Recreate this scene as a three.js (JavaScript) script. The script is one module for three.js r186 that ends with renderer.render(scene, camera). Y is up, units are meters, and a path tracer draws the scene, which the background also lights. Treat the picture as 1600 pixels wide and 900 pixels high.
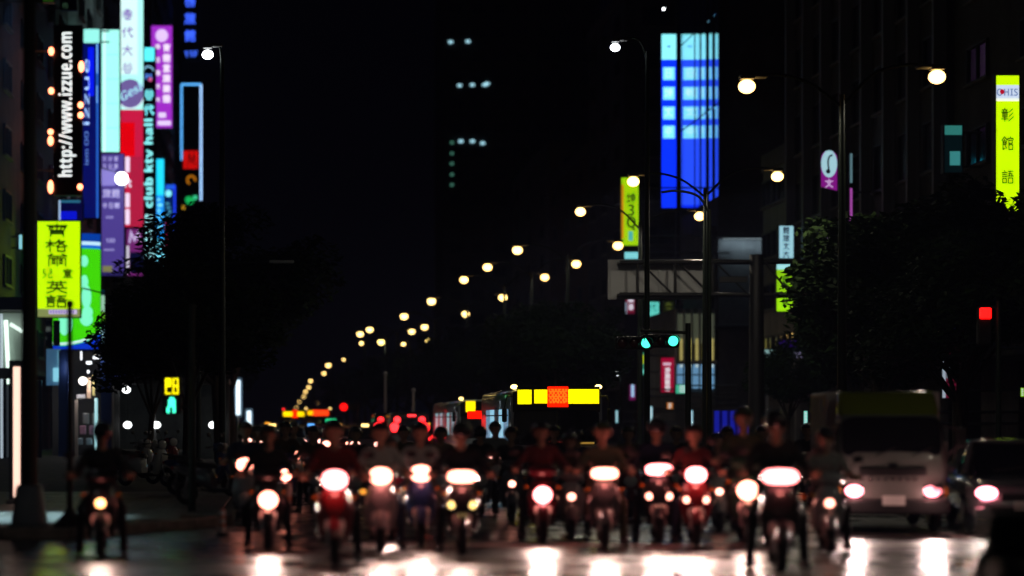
import * as THREE from 'three';
import { mergeGeometries, mergeVertices, toCreasedNormals } from 'three/addons/utils/BufferGeometryUtils.js';
import { RoundedBoxGeometry } from 'three/addons/geometries/RoundedBoxGeometry.js';
import { MarchingCubes } from 'three/addons/objects/MarchingCubes.js';
import { RectAreaLightUniformsLib } from 'three/addons/lights/RectAreaLightUniformsLib.js';
RectAreaLightUniformsLib.init();

// ---------------------------------------------------------------- camera, sky, moon, exposure
const F = 3200, VX = 455, VY = 657, H = 1.75;              // long lens, shifted: the street's vanishing point is left of and below the centre
const scene = new THREE.Scene();
const camera = new THREE.PerspectiveCamera(2 * Math.atan(VY / F) * 180 / Math.PI, 2290 / 1314, 0.5, 4000);
camera.position.set(0, H, 0);
camera.setViewOffset(2290, 1314, 1145 - VX, 0, 1600, 900);
camera.focus = 58; camera.userData.fStop = 0.31;
const renderer = new THREE.WebGLRenderer({ antialias: true });
renderer.toneMapping = THREE.LinearToneMapping;
renderer.toneMappingExposure = 1;
renderer.shadowMap.enabled = true;
{
  const w = 64, h = 64, d = new Float32Array(w * h * 4);
  for (let y = 0; y < h; y++) for (let x = 0; x < w; x++) {
    const up = Math.sin(((y + 0.5) / h - 0.5) * Math.PI), k = Math.exp(-Math.max(up, 0) * 14);
    d.set([0.00012 + 0.0024 * k, 0.00012 + 0.0023 * k, 0.0005 + 0.0042 * k, 1], (y * w + x) * 4);
  }
  const t = new THREE.DataTexture(d, w, h, THREE.RGBAFormat, THREE.FloatType);
  t.mapping = THREE.EquirectangularReflectionMapping; t.magFilter = THREE.LinearFilter; t.needsUpdate = true;
  scene.background = t; scene.environment = t;
}
const moon = new THREE.DirectionalLight(0xcfd8ff, 0.004);
moon.position.set(-60, 140, 40); moon.castShadow = true;
Object.assign(moon.shadow.camera, { left: -80, right: 80, top: 80, bottom: -80, near: 1, far: 500 });
scene.add(moon, moon.target); moon.target.position.set(5, 0, -60);

// ---------------------------------------------------------------- helpers
let seed = 12345;
const rnd = () => { seed = (seed + 0x6d2b79f5) | 0; let t = Math.imul(seed ^ (seed >>> 15), 1 | seed); t = (t + Math.imul(t ^ (t >>> 7), 61 | t)) ^ t; return ((t ^ (t >>> 14)) >>> 0) / 4294967296; };
const rr = (a, b) => a + (b - a) * rnd();
const V = (x, y, z) => new THREE.Vector3(x, y, z);
const at = (px, py, D) => V((px - VX) * D / F, H - (py - VY) * D / F, -D);   // where a sight line meets a distance
const used = {};
const numbered = (n) => { const k = used[n] = (used[n] ?? -1) + 1; return k ? n + '_' + String(k).padStart(3, '0') : n; };
const meta = (o, label, category, group, kind) => { if (label) o.userData.label = label; if (category) o.userData.category = category; if (group) o.userData.group = group; if (kind) o.userData.kind = kind; return o; };
function thing(name, label, category, pos = [0, 0, 0], turn = 0, group) {
  const o = new THREE.Group(); o.name = numbered(name); o.position.set(...(pos.isVector3 ? pos.toArray() : pos)); o.rotation.y = turn; scene.add(o);
  return meta(o, label, category, group);
}
function merge(list) {
  if (!Array.isArray(list)) return list;
  if (list.length === 1) return list[0];
  return mergeGeometries(list.map((g0) => {
    const g = g0.index ? g0.toNonIndexed() : g0.clone();
    for (const k of Object.keys(g.attributes)) if (!['position', 'normal', 'uv'].includes(k)) g.deleteAttribute(k);
    g.morphAttributes = {};
    if (!g.attributes.normal) g.computeVertexNormals();
    if (!g.attributes.uv) g.setAttribute('uv', new THREE.BufferAttribute(new Float32Array(g.attributes.position.count * 2), 2));
    g.clearGroups();
    return g;
  }));
}
function part(parent, name, geo, mat, label) {
  const m = new THREE.Mesh(merge(geo), mat); m.name = name; m.castShadow = m.receiveShadow = true;
  if (label) m.userData.label = label;
  parent.add(m); return m;
}
function struct(name, geo, mat) { const m = part(scene, numbered(name), geo, mat); m.userData.kind = 'structure'; return m; }
const M4 = new THREE.Matrix4(), Q = new THREE.Quaternion(), E = new THREE.Euler();
const put = (g, x = 0, y = 0, z = 0, rx = 0, ry = 0, rz = 0, s = 1) => g.applyMatrix4(M4.compose(V(x, y, z), Q.setFromEuler(E.set(rx, ry, rz)), V(s, s, s)));
const box = (w, h, d, x = 0, y = 0, z = 0, rx = 0, ry = 0, rz = 0) => put(new THREE.BoxGeometry(w, h, d), x, y, z, rx, ry, rz);
const rbox = (w, h, d, x = 0, y = 0, z = 0, r = 0.02, rx = 0, ry = 0, rz = 0, seg = 2) => put(new RoundedBoxGeometry(w, h, d, seg, Math.min(r, w / 2.01, h / 2.01, d / 2.01)), x, y, z, rx, ry, rz);
function rod(a, b, r0, r1 = r0, seg = 10) {
  const A = V(...a), B = V(...b), d = B.clone().sub(A), g = new THREE.CylinderGeometry(r1, r0, d.length(), seg);
  g.applyQuaternion(new THREE.Quaternion().setFromUnitVectors(V(0, 1, 0), d.clone().normalize()));
  const c = A.add(B).multiplyScalar(0.5); return g.translate(c.x, c.y, c.z);
}
const tube = (pts, r, n = 24, seg = 8) => new THREE.TubeGeometry(new THREE.CatmullRomCurve3(pts.map((p) => V(...p))), n, r, seg);
const disc = (r, d, x, y, z, seg = 20) => put(new THREE.CylinderGeometry(r, r, d, seg), x, y, z, Math.PI / 2);
const ball = (r, x, y, z, sx = 1, sy = 1, sz = 1, a = 18, b = 12) => new THREE.SphereGeometry(r, a, b).scale(sx, sy, sz).translate(x, y, z);
const pw = (v, e) => Math.sign(v) * Math.pow(Math.abs(v), e);
function ringY(y, cx, cz, rx, rz, n = 2.6, seg = 20) { const o = []; for (let i = 0; i < seg; i++) { const t = i / seg * 2 * Math.PI; o.push([cx + rx * pw(Math.cos(t), 2 / n), y, cz - rz * pw(Math.sin(t), 2 / n)]); } return o; }
function ringZ(z, cx, cy, rx, ry, n = 2.6, seg = 20) { const o = []; for (let i = 0; i < seg; i++) { const t = i / seg * 2 * Math.PI; o.push([cx + rx * pw(Math.cos(t), 2 / n), cy + ry * pw(Math.sin(t), 2 / n), z]); } return o; }
function loft(rings, crease = 0.7) {
  const n = rings[0].length, p = [], idx = [];
  for (const r of rings) for (const q of r) p.push(...q);
  for (let k = 0; k + 1 < rings.length; k++) for (let i = 0; i < n; i++) { const j = (i + 1) % n, a = k * n + i, b = k * n + j, c = a + n, d = b + n; idx.push(a, b, d, a, d, c); }
  for (const [k, flip] of [[0, 1], [rings.length - 1, 0]]) {
    const c = p.length / 3, m = [0, 0, 0]; for (const q of rings[k]) for (let i = 0; i < 3; i++) m[i] += q[i] / n; p.push(...m);
    for (let i = 0; i < n; i++) { const j = (i + 1) % n; flip ? idx.push(c, k * n + j, k * n + i) : idx.push(c, k * n + i, k * n + j); }
  }
  const g = new THREE.BufferGeometry(); g.setAttribute('position', new THREE.Float32BufferAttribute(p, 3)); g.setIndex(idx);
  return toCreasedNormals(g, crease);
}
function uvMetres(g0, k = 1) {   // box-mapped uv in metres
  const g = g0.index ? g0.toNonIndexed() : g0, p = g.attributes.position, n = g.attributes.normal, uv = new Float32Array(p.count * 2);
  for (let i = 0; i < p.count; i++) {
    const ax = Math.abs(n.getX(i)), ay = Math.abs(n.getY(i)), az = Math.abs(n.getZ(i));
    const [u, v] = ay > ax && ay > az ? [p.getX(i), p.getZ(i)] : ax > az ? [p.getZ(i), p.getY(i)] : [p.getX(i), p.getY(i)];
    uv[i * 2] = u * k; uv[i * 2 + 1] = v * k;
  }
  g.setAttribute('uv', new THREE.BufferAttribute(uv, 2)); return g;
}
// ---------------------------------------------------------------- textures
function noiseGrid(n, cells) { const g = new Float32Array(cells * cells).map(() => rnd()); return (x, y) => { x = x * cells; y = y * cells; const ix = Math.floor(x), iy = Math.floor(y), fx = x - ix, fy = y - iy, s = fx * fx * (3 - 2 * fx), t = fy * fy * (3 - 2 * fy), a = (i, j) => g[((j % cells) + cells) % cells * cells + ((i % cells) + cells) % cells]; return (a(ix, iy) * (1 - s) + a(ix + 1, iy) * s) * (1 - t) + (a(ix, iy + 1) * (1 - s) + a(ix + 1, iy + 1) * s) * t; }; }
function fbm(cells, oct) { const l = []; for (let o = 0; o < oct; o++) l.push(noiseGrid(0, cells << o)); return (x, y) => { let s = 0, a = 0.5, w = 0; for (const f of l) { s += a * f(x, y); w += a; a *= 0.55; } return s / w; }; }
function tex(n, fn, srgb = true) {
  const d = new Uint8Array(n * n * 4);
  for (let y = 0; y < n; y++) for (let x = 0; x < n; x++) { const c = fn(x / n, y / n); d.set([c[0] * 255, c[1] * 255, c[2] * 255, 255].map((v) => Math.max(0, Math.min(255, v))), (y * n + x) * 4); }
  const t = new THREE.DataTexture(d, n, n); t.wrapS = t.wrapT = THREE.RepeatWrapping; t.magFilter = THREE.LinearFilter; if (srgb) t.colorSpace = THREE.SRGBColorSpace; t.needsUpdate = true; return t;
}
const rep = (t, k) => { const c = t.clone(); c.repeat.set(k, k); c.needsUpdate = true; return c; };
const nf = fbm(6, 5), nf2 = fbm(9, 5), nfine = fbm(48, 3), nf3 = fbm(4, 4);
const tAsphalt = tex(512, (x, y) => { const v = 0.62 + 0.22 * (nf(x, y) - 0.5) + 0.5 * (nfine(x, y) - 0.5); return [v, v * 0.985, v * 0.96]; });
const tWet = tex(512, (x, y) => { const w = Math.min(1, Math.max(0, (nf2(x, y) - 0.40) * 4.5)); const v = 0.42 + 0.4 * w + 0.12 * (nfine(x, y) - 0.5); return [v, v, v]; }, false);
const tGrain = tex(512, (x, y) => { const v = 0.5 + 0.9 * (nfine(x, y) - 0.5) + 0.3 * (nf(x, y) - 0.5); return [v, v, v]; }, false);
const tConcrete = tex(512, (x, y) => { const v = 0.8 + 0.3 * (nf(x, y) - 0.5) + 0.18 * (nfine(x, y) - 0.5) + 0.2 * (nf3(x * 3, y * 0.5) - 0.5); return [v, v * 0.985, v * 0.96]; });
const tPaint = tex(512, (x, y) => { const wear = nf2(x, y) + 0.5 * (nfine(x, y) - 0.5); const v = wear > 0.62 ? 0.5 : 0.86; return [v, v, v * 0.97]; });
const tBark = tex(256, (x, y) => { const v = 0.6 + 0.7 * (nf(x * 3, y * 0.5) - 0.5) + 0.4 * (nfine(x, y) - 0.5); return [v, v * 0.93, v * 0.82]; });
const tCloth = tex(256, (x, y) => { const v = 0.85 + 0.14 * ((Math.floor(x * 128) + Math.floor(y * 128)) % 2 - 0.5) + 0.25 * (nf(x, y) - 0.5); return [v, v, v]; });

// ---------------------------------------------------------------- materials
const lin = (r, g, b) => new THREE.Color().setRGB(r, g, b);
const std = (r, g, b, rough = 0.6, metal = 0, o = {}) => new THREE.MeshStandardMaterial({ color: lin(r, g, b), roughness: rough, metalness: metal, ...o });
const glow = (r, g, b, k, base = [0.6, 0.6, 0.6]) => new THREE.MeshStandardMaterial({ color: lin(...base), roughness: 0.35, emissive: lin(r, g, b), emissiveIntensity: k });
const M = {
  asphalt: new THREE.MeshStandardMaterial({ color: lin(0.11, 0.11, 0.11), map: rep(tAsphalt, 0.32), roughness: 0.5, roughnessMap: rep(tWet, 0.14), bumpMap: rep(tGrain, 0.9), bumpScale: 0.0028 }),
  ground: std(0.05, 0.05, 0.05, 0.9, 0, { map: rep(tAsphalt, 0.1) }),
  paint: new THREE.MeshStandardMaterial({ color: lin(0.78, 0.78, 0.76), map: rep(tPaint, 0.5), roughness: 0.5, bumpMap: rep(tGrain, 0.9), bumpScale: 0.002 }),
  paintY: new THREE.MeshStandardMaterial({ color: lin(0.62, 0.4, 0.05), map: rep(tPaint, 0.5), roughness: 0.5 }),
  kerb: std(0.32, 0.32, 0.3, 0.8, 0, { map: rep(tConcrete, 0.5) }),
  slab: [0.24, 0.28, 0.31, 0.26].map((v, i) => std(v, v, v * (0.94 + 0.03 * i), 0.55, 0, { map: rep(tConcrete, 0.35 + 0.06 * i), bumpMap: rep(tGrain, 0.8), bumpScale: 0.002 })),
  bed: std(0.12, 0.115, 0.11, 0.9, 0, { map: rep(tConcrete, 0.4) }),
  concrete: std(0.26, 0.26, 0.25, 0.85, 0, { map: rep(tConcrete, 0.12) }),
  concreteD: std(0.14, 0.14, 0.15, 0.8, 0, { map: rep(tConcrete, 0.1) }),
  tileWall: std(0.3, 0.28, 0.25, 0.55, 0, { map: rep(tConcrete, 0.2) }),
  brickish: std(0.2, 0.12, 0.09, 0.8, 0, { map: rep(tConcrete, 0.16) }),
  clad: std(0.42, 0.46, 0.5, 0.5, 0, { map: rep(tConcrete, 0.08) }),
  frame: std(0.07, 0.07, 0.075, 0.5, 0.4),
  alu: std(0.5, 0.51, 0.52, 0.5, 0.15),
  galv: std(0.2, 0.21, 0.22, 0.5, 0.2, { map: rep(tConcrete, 0.7) }),
  greenPole: std(0.03, 0.05, 0.038, 0.45, 0.2, { map: rep(tConcrete, 0.7) }),
  black: std(0.012, 0.012, 0.013, 0.5), rubber: std(0.016, 0.016, 0.016, 0.85, 0, { bumpMap: rep(tGrain, 2), bumpScale: 0.002 }),
  housing: std(0.03, 0.03, 0.032, 0.5, 0.3), dark: std(0.02, 0.02, 0.022, 0.65),
  chrome: std(0.75, 0.75, 0.76, 0.12, 1), steel: std(0.35, 0.35, 0.36, 0.35, 0.9), darkMetal: std(0.06, 0.06, 0.065, 0.4, 0.7),
  glassDark: new THREE.MeshPhysicalMaterial({ color: lin(0.012, 0.014, 0.018), roughness: 0.06, clearcoat: 1, clearcoatRoughness: 0.03 }),
  pane: new THREE.MeshPhysicalMaterial({ color: lin(0.02, 0.024, 0.03), roughness: 0.08, clearcoat: 0.6 }),
  mirrorGlass: new THREE.MeshPhysicalMaterial({ color: lin(0.66, 0.68, 0.7), roughness: 0.08, metalness: 1 }),
  plastic: std(0.022, 0.022, 0.024, 0.45), seat: std(0.018, 0.018, 0.018, 0.6, 0, { bumpMap: rep(tGrain, 3), bumpScale: 0.001 }),
  plate: std(0.75, 0.75, 0.72, 0.5), bark: std(0.1, 0.085, 0.065, 0.95, 0, { map: tBark }),
  skin: std(0.42, 0.26, 0.18, 0.55), eye: std(0.03, 0.02, 0.018, 0.3),
  shoe: std(0.03, 0.03, 0.03, 0.6), amberOff: std(0.6, 0.22, 0.02, 0.25), redOff: std(0.4, 0.02, 0.02, 0.25), lensOff: std(0.5, 0.5, 0.5, 0.15),
  lampWarm: glow(1, 0.58, 0.17, 6.2), lampYel: glow(1, 0.72, 0.2, 5.5), lampCool: glow(0.9, 0.95, 1, 9), lampFar: glow(1, 0.64, 0.2, 6),
  head: glow(1, 0.21, 0.21, 10), headWarm: glow(1, 0.28, 0.19, 9), headFar: glow(1, 0.42, 0.34, 6), headCar: glow(1, 0.21, 0.26, 11), dip: glow(1, 0.34, 0.24, 7), lone: glow(1, 0.42, 0.14, 7), dipYel: glow(1, 0.66, 0.2, 3.2), amber: glow(1, 0.38, 0.02, 2.2), tailRed: glow(1, 0.015, 0.02, 4), tailDim: glow(0.8, 0.01, 0.01, 1.1),
  sigGreen: glow(0.05, 0.95, 0.55, 2.6), sigRed: glow(1, 0.0, 0.0, 2.2), sigYel: glow(1, 0.85, 0.0, 2.2),
};
const paint = (r, g, b, rough = 0.3) => new THREE.MeshPhysicalMaterial({ color: lin(r, g, b), roughness: rough, clearcoat: 0.8, clearcoatRoughness: 0.08 });

// ---------------------------------------------------------------- lettering: strokes on a 100 x 100 grid
const HAN = {
  qi: '50,0 50,12;8,14 92,14;28,18 18,42;18,24 34,24 30,42;50,20 50,44;42,26 50,20 58,26;70,18 64,42;66,26 86,26 80,42;24,48 24,96;76,48 76,96;24,50 76,50;24,62 76,62;24,75 76,75',
  ge: '22,4 22,96;4,28 40,28;22,34 6,62;24,36 38,52;60,4 44,36;56,18 84,18 50,54;58,28 94,54;54,60 84,60 84,92 54,92 54,60',
  er: '30,2 14,16;70,2 86,16;8,20 92,20;50,20 50,96;14,36 14,96;14,36 86,36 86,96;28,46 40,58;40,46 28,58;60,46 72,58;72,46 60,58;28,68 40,80;40,68 28,80;60,68 72,80;72,68 60,80',
  er2: '30,4 14,10 14,52;14,30 32,30;14,52 38,52;66,6 86,6 86,52;66,30 86,30;62,52 86,52;38,52 32,74 8,96;60,52 60,86 66,92 92,92 92,78',
  tong: '50,0 50,10;16,12 84,12;32,16 36,26;68,16 64,26;6,28 94,28;26,36 74,36 74,62 26,62 26,36;26,49 74,49;50,36 50,92;20,76 80,76;6,92 94,92',
  ying: '8,14 92,14;32,2 32,26;68,2 68,26;24,34 76,34 76,58;24,34 24,58;6,58 94,58;50,26 50,60 34,82 6,96;50,60 68,82 94,96',
  yu: '24,2 30,10;6,18 46,18;10,32 42,32;10,46 42,46;12,60 40,60 40,90 12,90 12,60;54,8 92,8;70,8 64,40;58,26 84,26 84,40;50,42 96,42;56,56 90,56 90,92 56,92 56,56',
  wu: '10,6 40,6 28,22;8,26 44,26 38,36;26,26 26,90 16,86;26,40 8,62;62,2 50,20;58,12 90,12 50,44;60,20 94,44;50,54 88,54 84,90 72,88;66,46 62,68 46,94',
  lv: '24,2 30,12;4,18 46,18;20,18 18,60 4,94;20,40 40,40 38,90 28,86;62,2 52,22;58,14 94,14;92,26 56,36;60,36 60,92;60,92 72,84;72,34 78,64 96,92;92,46 76,58',
  guan: '26,2 4,30;26,2 46,26;26,20 26,28;14,34 40,34 40,56 14,56;14,45 40,45;14,34 14,94 30,86;28,60 42,84;72,2 72,12;52,24 52,14 94,14 94,24;60,28 86,28 86,50 60,50;60,28 60,94;60,60 90,60 90,94 60,94',
  zhang: '28,0 28,10;6,14 50,14;18,18 22,28;40,18 36,28;2,30 54,30;12,38 46,38 46,64 12,64 12,38;12,51 46,51;28,38 28,96;2,78 54,78;90,6 62,30;92,34 62,60;96,62 58,94',
  kun: '22,8 22,86;4,34 42,34;4,88 44,82;70,2 70,98;52,22 90,22 90,68 52,68 52,22;52,45 90,45',
  da: '6,34 94,34;50,4 48,40 8,94;50,44 92,94', gu: '34,4 12,30;66,4 90,30;50,24 6,60;50,24 94,60;30,62 70,62 70,92 30,92 30,62',
  dai: '30,4 6,44;20,30 20,96;40,34 94,26;60,4 68,60 92,92 96,76;78,6 88,16',
  juan: '34,2 40,14;66,2 60,14;12,20 88,20;4,38 96,38;50,4 46,38 6,66;54,38 94,66;32,56 68,56 68,74 32,74 32,92 76,92 76,82',
  wen: '50,2 50,16;6,22 94,22;70,24 48,66 8,96;28,28 56,70 94,96', ri: '22,6 78,6 78,94 22,94 22,6;22,50 78,50', zhong: '20,24 80,24 80,62 20,62 20,24;50,2 50,98',
};
function han(c, key, x, y, s, lw, sx = 1) {
  c.lineWidth = lw; c.lineCap = c.lineJoin = 'round';
  for (const st of HAN[key].split(';')) { c.beginPath(); st.split(' ').forEach((p, i) => { const [a, b] = p.split(',').map(Number); c[i ? 'lineTo' : 'moveTo'](x + a / 100 * s * sx, y + b / 100 * s); }); c.stroke(); }
}
const column = (c, keys, x, y, s, gap, lw, sx) => keys.forEach((k, i) => han(c, k, x, y + i * (s + gap), s, lw, sx));
function upward(c, text, x, yBottom, len, size, font = 'bold', family = 'sans-serif') {   // reads from bottom to top
  c.save(); c.translate(x, yBottom); c.rotate(-Math.PI / 2); c.font = `${font} ${size}px ${family}`; c.textBaseline = 'middle'; const w = c.measureText(text).width; c.scale(len / w, 1); c.fillText(text, 0, 0); c.restore();
}
function print(w, h, draw) {
  const cv = document.createElement('canvas'); cv.width = w; cv.height = h; const c = cv.getContext('2d');
  c.fillStyle = '#000'; c.fillRect(0, 0, w, h); draw(c, w, h);
  const t = new THREE.CanvasTexture(cv); t.colorSpace = THREE.SRGBColorSpace; t.magFilter = THREE.LinearFilter; return t;
}
function lit(t, k) { return new THREE.MeshStandardMaterial({ color: 0xffffff, map: t, roughness: 0.3, emissive: 0xffffff, emissiveMap: t, emissiveIntensity: k }); }
// ---------------------------------------------------------------- the setting
function sheet(pts, y) {   // flat polygon (x, depth) with uv in metres
  const s = new THREE.Shape(pts.map(([x, D]) => new THREE.Vector2(x, D))), g = new THREE.ShapeGeometry(s), p = g.attributes.position, uv = new Float32Array(p.count * 2);
  for (let i = 0; i < p.count; i++) { const x = p.getX(i), D = p.getY(i); uv[i * 2] = x; uv[i * 2 + 1] = D; p.setXYZ(i, x, y, -D); }
  g.setAttribute('uv', new THREE.BufferAttribute(uv, 2)); g.computeVertexNormals(); return g;
}
struct('ground', sheet([[-900, -60], [900, -60], [900, 2200], [-900, 2200]], -0.02), M.ground);
const road = struct('road', sheet([[-60, -20], [60, -20], [60, 33], [25, 34], [24, 620], [-8, 620], [-60, 33]], 0), M.asphalt);
// painted markings: parts of the road, each its own sheet 4 mm above it
const rect = (x0, x1, d0, d1, y = 0.004) => sheet([[x0, d0], [x1, d0], [x1, d1], [x0, d1]], y);
part(road, 'stop_line', rect(-0.8, 12.2, 28.5, 28.95), M.paint);
for (const x of [2.3, 5.5, 8.7]) for (let d = 33; d < 120; d += 10) part(road, 'lane_dash', rect(x - 0.06, x + 0.06, d, d + 4), M.paint);
part(road, 'edge_line', rect(12.25, 12.4, 29, 300), M.paintY);
part(road, 'edge_line', rect(-0.9, -0.78, 36, 100), M.paint);
for (const x of [0.6, 3.7, 6.8, 10.0]) { part(road, 'box_line', rect(x, x + 0.12, 28.95, 33), M.paint); }
part(road, 'box_line', rect(-0.8, 12.2, 33.0, 33.2, 0.008), M.paint);
// zebra crossing just before the camera's lower edge
for (let k = 0; k < 17; k++) part(road, 'crossing_bar', rect(-1.6 + k * 0.95, -1.1 + k * 0.95, 18.5, 22.6), M.paint);

function walk(name, pts, y = 0.13) {   // a kerbed pavement with thickness
  const s = new THREE.Shape(pts.map(([x, D]) => new THREE.Vector2(x, D)));
  const g = new THREE.ExtrudeGeometry(s, { depth: y + 0.05, bevelEnabled: false }); g.rotateX(-Math.PI / 2); g.translate(0, -0.05, 0);
  return struct(name, uvMetres(g), M.bed);
}
const leftWalk = walk('pavement_left', [[-3.3, 30.4], [-1.1, 34.3], [-1.1, 104], [-6, 116], [-6, 420], [-13.6, 420], [-13.6, 30.4]]);
{ // kerb stones
  for (let d = 34.4; d < 60; d += 1.0) part(leftWalk, 'kerb_stone', rbox(0.2, 0.2, 0.985, -1.12, 0.055, -(d + 0.5), 0.02), M.kerb);
  for (let x = -13.3; x < -3.4; x += 1.0) part(leftWalk, 'kerb_stone', rbox(0.985, 0.2, 0.2, x + 0.5, 0.055, -30.42, 0.02), M.kerb);
  for (let k = 0; k < 4; k++) { const f = (k + 0.5) / 4, m = part(leftWalk, 'kerb_stone', rbox(0.2, 0.2, 1.1, 0, 0, 0, 0.02), M.kerb); m.position.set(-3.3 + 2.2 * f, 0.055, -(30.4 + 3.9 * f)); m.rotation.y = -0.514; }
  const sg = rbox(0.585, 0.04, 0.785, 0, 0, 0, 0.006);
  for (let i = 0; i < 15; i++) for (let j = 0; j < 19; j++) {
    const x = -1.55 - i * 0.6, d = 31.0 + j * 0.8; if (x > -3.75 + (d - 30.4) * 0.564) continue; const m = part(leftWalk, 'paving_slab', sg, M.slab[Math.floor(rnd() * 4)]);
    m.position.set(x, 0.135 + rr(-0.003, 0.003), -d); m.rotation.set(rr(-0.004, 0.004), 0, rr(-0.004, 0.004));
  }
}
const median = walk('median', [[12.9, 31], [14.4, 31], [14.2, 110], [11, 300], [9.8, 300], [12.7, 110]], 0.16);
for (let d = 31.2; d < 70; d += 1.2) part(median, 'kerb_stone', rbox(0.18, 0.22, 1.18, 12.9 - (d - 31) * 0.0025, 0.075, -(d + 0.6), 0.02), M.kerb);
const rightWalk = walk('pavement_right', [[19.8, 34], [26.5, 34], [26.5, 320], [19.0, 320]]);
for (let d = 34.2; d < 80; d += 1.2) part(rightWalk, 'kerb_stone', rbox(0.18, 0.2, 1.18, 19.8, 0.06, -(d + 0.6), 0.02), M.kerb);

// ---------------------------------------------------------------- buildings
const winGeo = {};
function windowGeo(w, h) {
  const k = w + '_' + h; if (winGeo[k]) return winGeo[k];
  const b = 0.08, f = merge([box(w, b, 0.16, 0, h / 2 - b / 2, 0), box(w, b, 0.16, 0, -h / 2 + b / 2, 0), box(b, h - 2 * b, 0.16, -w / 2 + b / 2, 0, 0), box(b, h - 2 * b, 0.16, w / 2 - b / 2, 0, 0), box(0.05, h - 2 * b, 0.12, 0, 0, 0)]);
  return winGeo[k] = [f, merge([box(w / 2 - b - 0.025, h - 2 * b, 0.03, -(w / 4 - b / 2 + 0.0125), 0, -0.03), box(w / 2 - b - 0.025, h - 2 * b, 0.03, w / 4 - b / 2 + 0.0125, 0, -0.03)]), box(w + 0.24, 0.09, 0.26, 0, -h / 2 - 0.05, 0.03)];
}
const officeLit = glow(0.5, 0.85, 1, 0.05), officeDim = glow(0.2, 0.4, 0.6, 0.012), warmDim = glow(1, 0.8, 0.4, 0.03), dotLit = glow(0.45, 0.85, 1, 1.3), dotGreen = glow(0.2, 0.7, 0.5, 0.35);
function addWindow(b, w, h, pos, turn, mat = M.pane) {
  const [f, p, s] = windowGeo(w, h), m = part(b, 'window', f, M.frame); m.position.set(...pos); m.rotation.y = turn; part(m, 'pane', p, mat); part(m, 'sill', s, M.kerb);
}
function building(label, o) {   // facade towards the street (side -1: stands on the left, faces +x)
  const { side, xf, D0, D1, h, deep = 16, mat = M.concreteD, floors, cols = 3, ww = 2.2, wh = 1.5, base = 4.2, end = 0 } = o;
  const b = thing('building', label, 'building', [xf + side * deep / 2, 0, -(D0 + D1) / 2], 0, o.group);
  const L = D1 - D0;
  const wall = part(b, 'wall', uvMetres(box(deep, h - base, L, 0, base + (h - base) / 2, 0)), mat);
  part(b, 'ground_floor', uvMetres(box(deep - 3, base, L - 0.3, side * 1.5, base / 2, 0)), M.concreteD);
  for (let k = 0; k <= 2; k++) part(b, 'pillar', uvMetres(box(0.7, base, 0.7, -side * (deep / 2 - 0.45), base / 2, -L / 2 + 0.5 + k * (L - 1) / 2)), mat);
  part(b, 'parapet', [box(0.25, 1.0, L + 0.2, -side * (deep / 2 - 0.02), h + 0.5, 0), box(deep, 1.0, 0.25, 0, h + 0.5, L / 2 - 0.02), box(deep, 1.0, 0.25, 0, h + 0.5, -L / 2 + 0.02)], M.concrete);
  part(b, 'cornice', box(0.5, 0.3, L + 0.1, -side * (deep / 2 + 0.1), base + 0.15, 0), M.concrete);
  for (let k = 0; k < 2; k++) part(b, 'roller_shutter', box(0.08, 3.0, L / 2 - 1.4, -side * (deep / 2 - 3.06), 1.5, (k - 0.5) * L / 2), M.galv);
  const fh = (h - base) / floors;
  for (let f = 0; f < floors; f++) {
    const y = base + fh * (f + 0.55);
    for (let c = 0; c < cols; c++) addWindow(b, ww, Math.min(wh, fh * 0.6), [-side * (deep / 2 + 0.05), y, -L / 2 + L * (c + 0.5) / cols], -side * Math.PI / 2, o.litAt?.(f, c) ?? M.pane);
    for (let c = 0; c < end; c++) addWindow(b, ww, Math.min(wh, fh * 0.6), [-deep / 2 + deep * (c + 0.5) / end, y, L / 2 + 0.05], 0, o.litEnd?.(f, c) ?? M.pane);
  }
  return b;
}
const LB = 'dark buildings along the left pavement', RB = 'dark buildings along the right pavement';
[[70, 92, 26, M.tileWall, 'nearest dark tiled building at the left edge behind the lamp pole'], [92.3, 112, 30, M.concreteD, 'dark building behind the yellow language school sign'], [112.3, 130, 34, M.brickish, 'dark building carrying the black web address sign'],
 [130.3, 147, 38, M.tileWall, 'dark building carrying the pale cyan light columns'], [147.3, 168, 44, M.concreteD, 'dark building carrying the tall white and red sign'], [168.3, 186, 34, M.tileWall, 'dark building behind the cyan lettered black sign'],
 [186.3, 210, 40, M.concreteD, 'dark building carrying the purple sign'], [210.3, 262, 50, M.concreteD, 'tall dark hotel building with blue neon characters'], [262.3, 300, 34, M.brickish, 'farthest dark building on the left behind the tree'],
].forEach(([a, b, h, m, l]) => building(l, { side: -1, xf: -14.2, D0: a, D1: b, h, mat: m, floors: Math.round((h - 4) / 3.4), cols: Math.max(2, Math.round((b - a) / 6)), ww: 2.4, group: LB, end: h > 40 ? 3 : 0 }));
[[66, 84, 24, M.concreteD, 'dark building behind the trees at the right edge'], [110.3, 118, 16, M.tileWall, 'low dark building behind the white and green signs'], [166, 186, 36, M.concreteD, 'dark building with faintly lit edge behind the yellow green sign'],
 [186.3, 214, 26, M.brickish, 'dark building farther along the right side'], [214.3, 250, 30, M.tileWall, 'farthest dark building on the right side']].forEach(([a, b, h, m, l]) => building(l, { side: 1, xf: a > 150 ? 27 : 27.2, D0: a, D1: b, h, mat: m, floors: Math.round((h - 4) / 3.4), cols: 3, end: 3, ww: 2.4, group: RB }));
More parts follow.
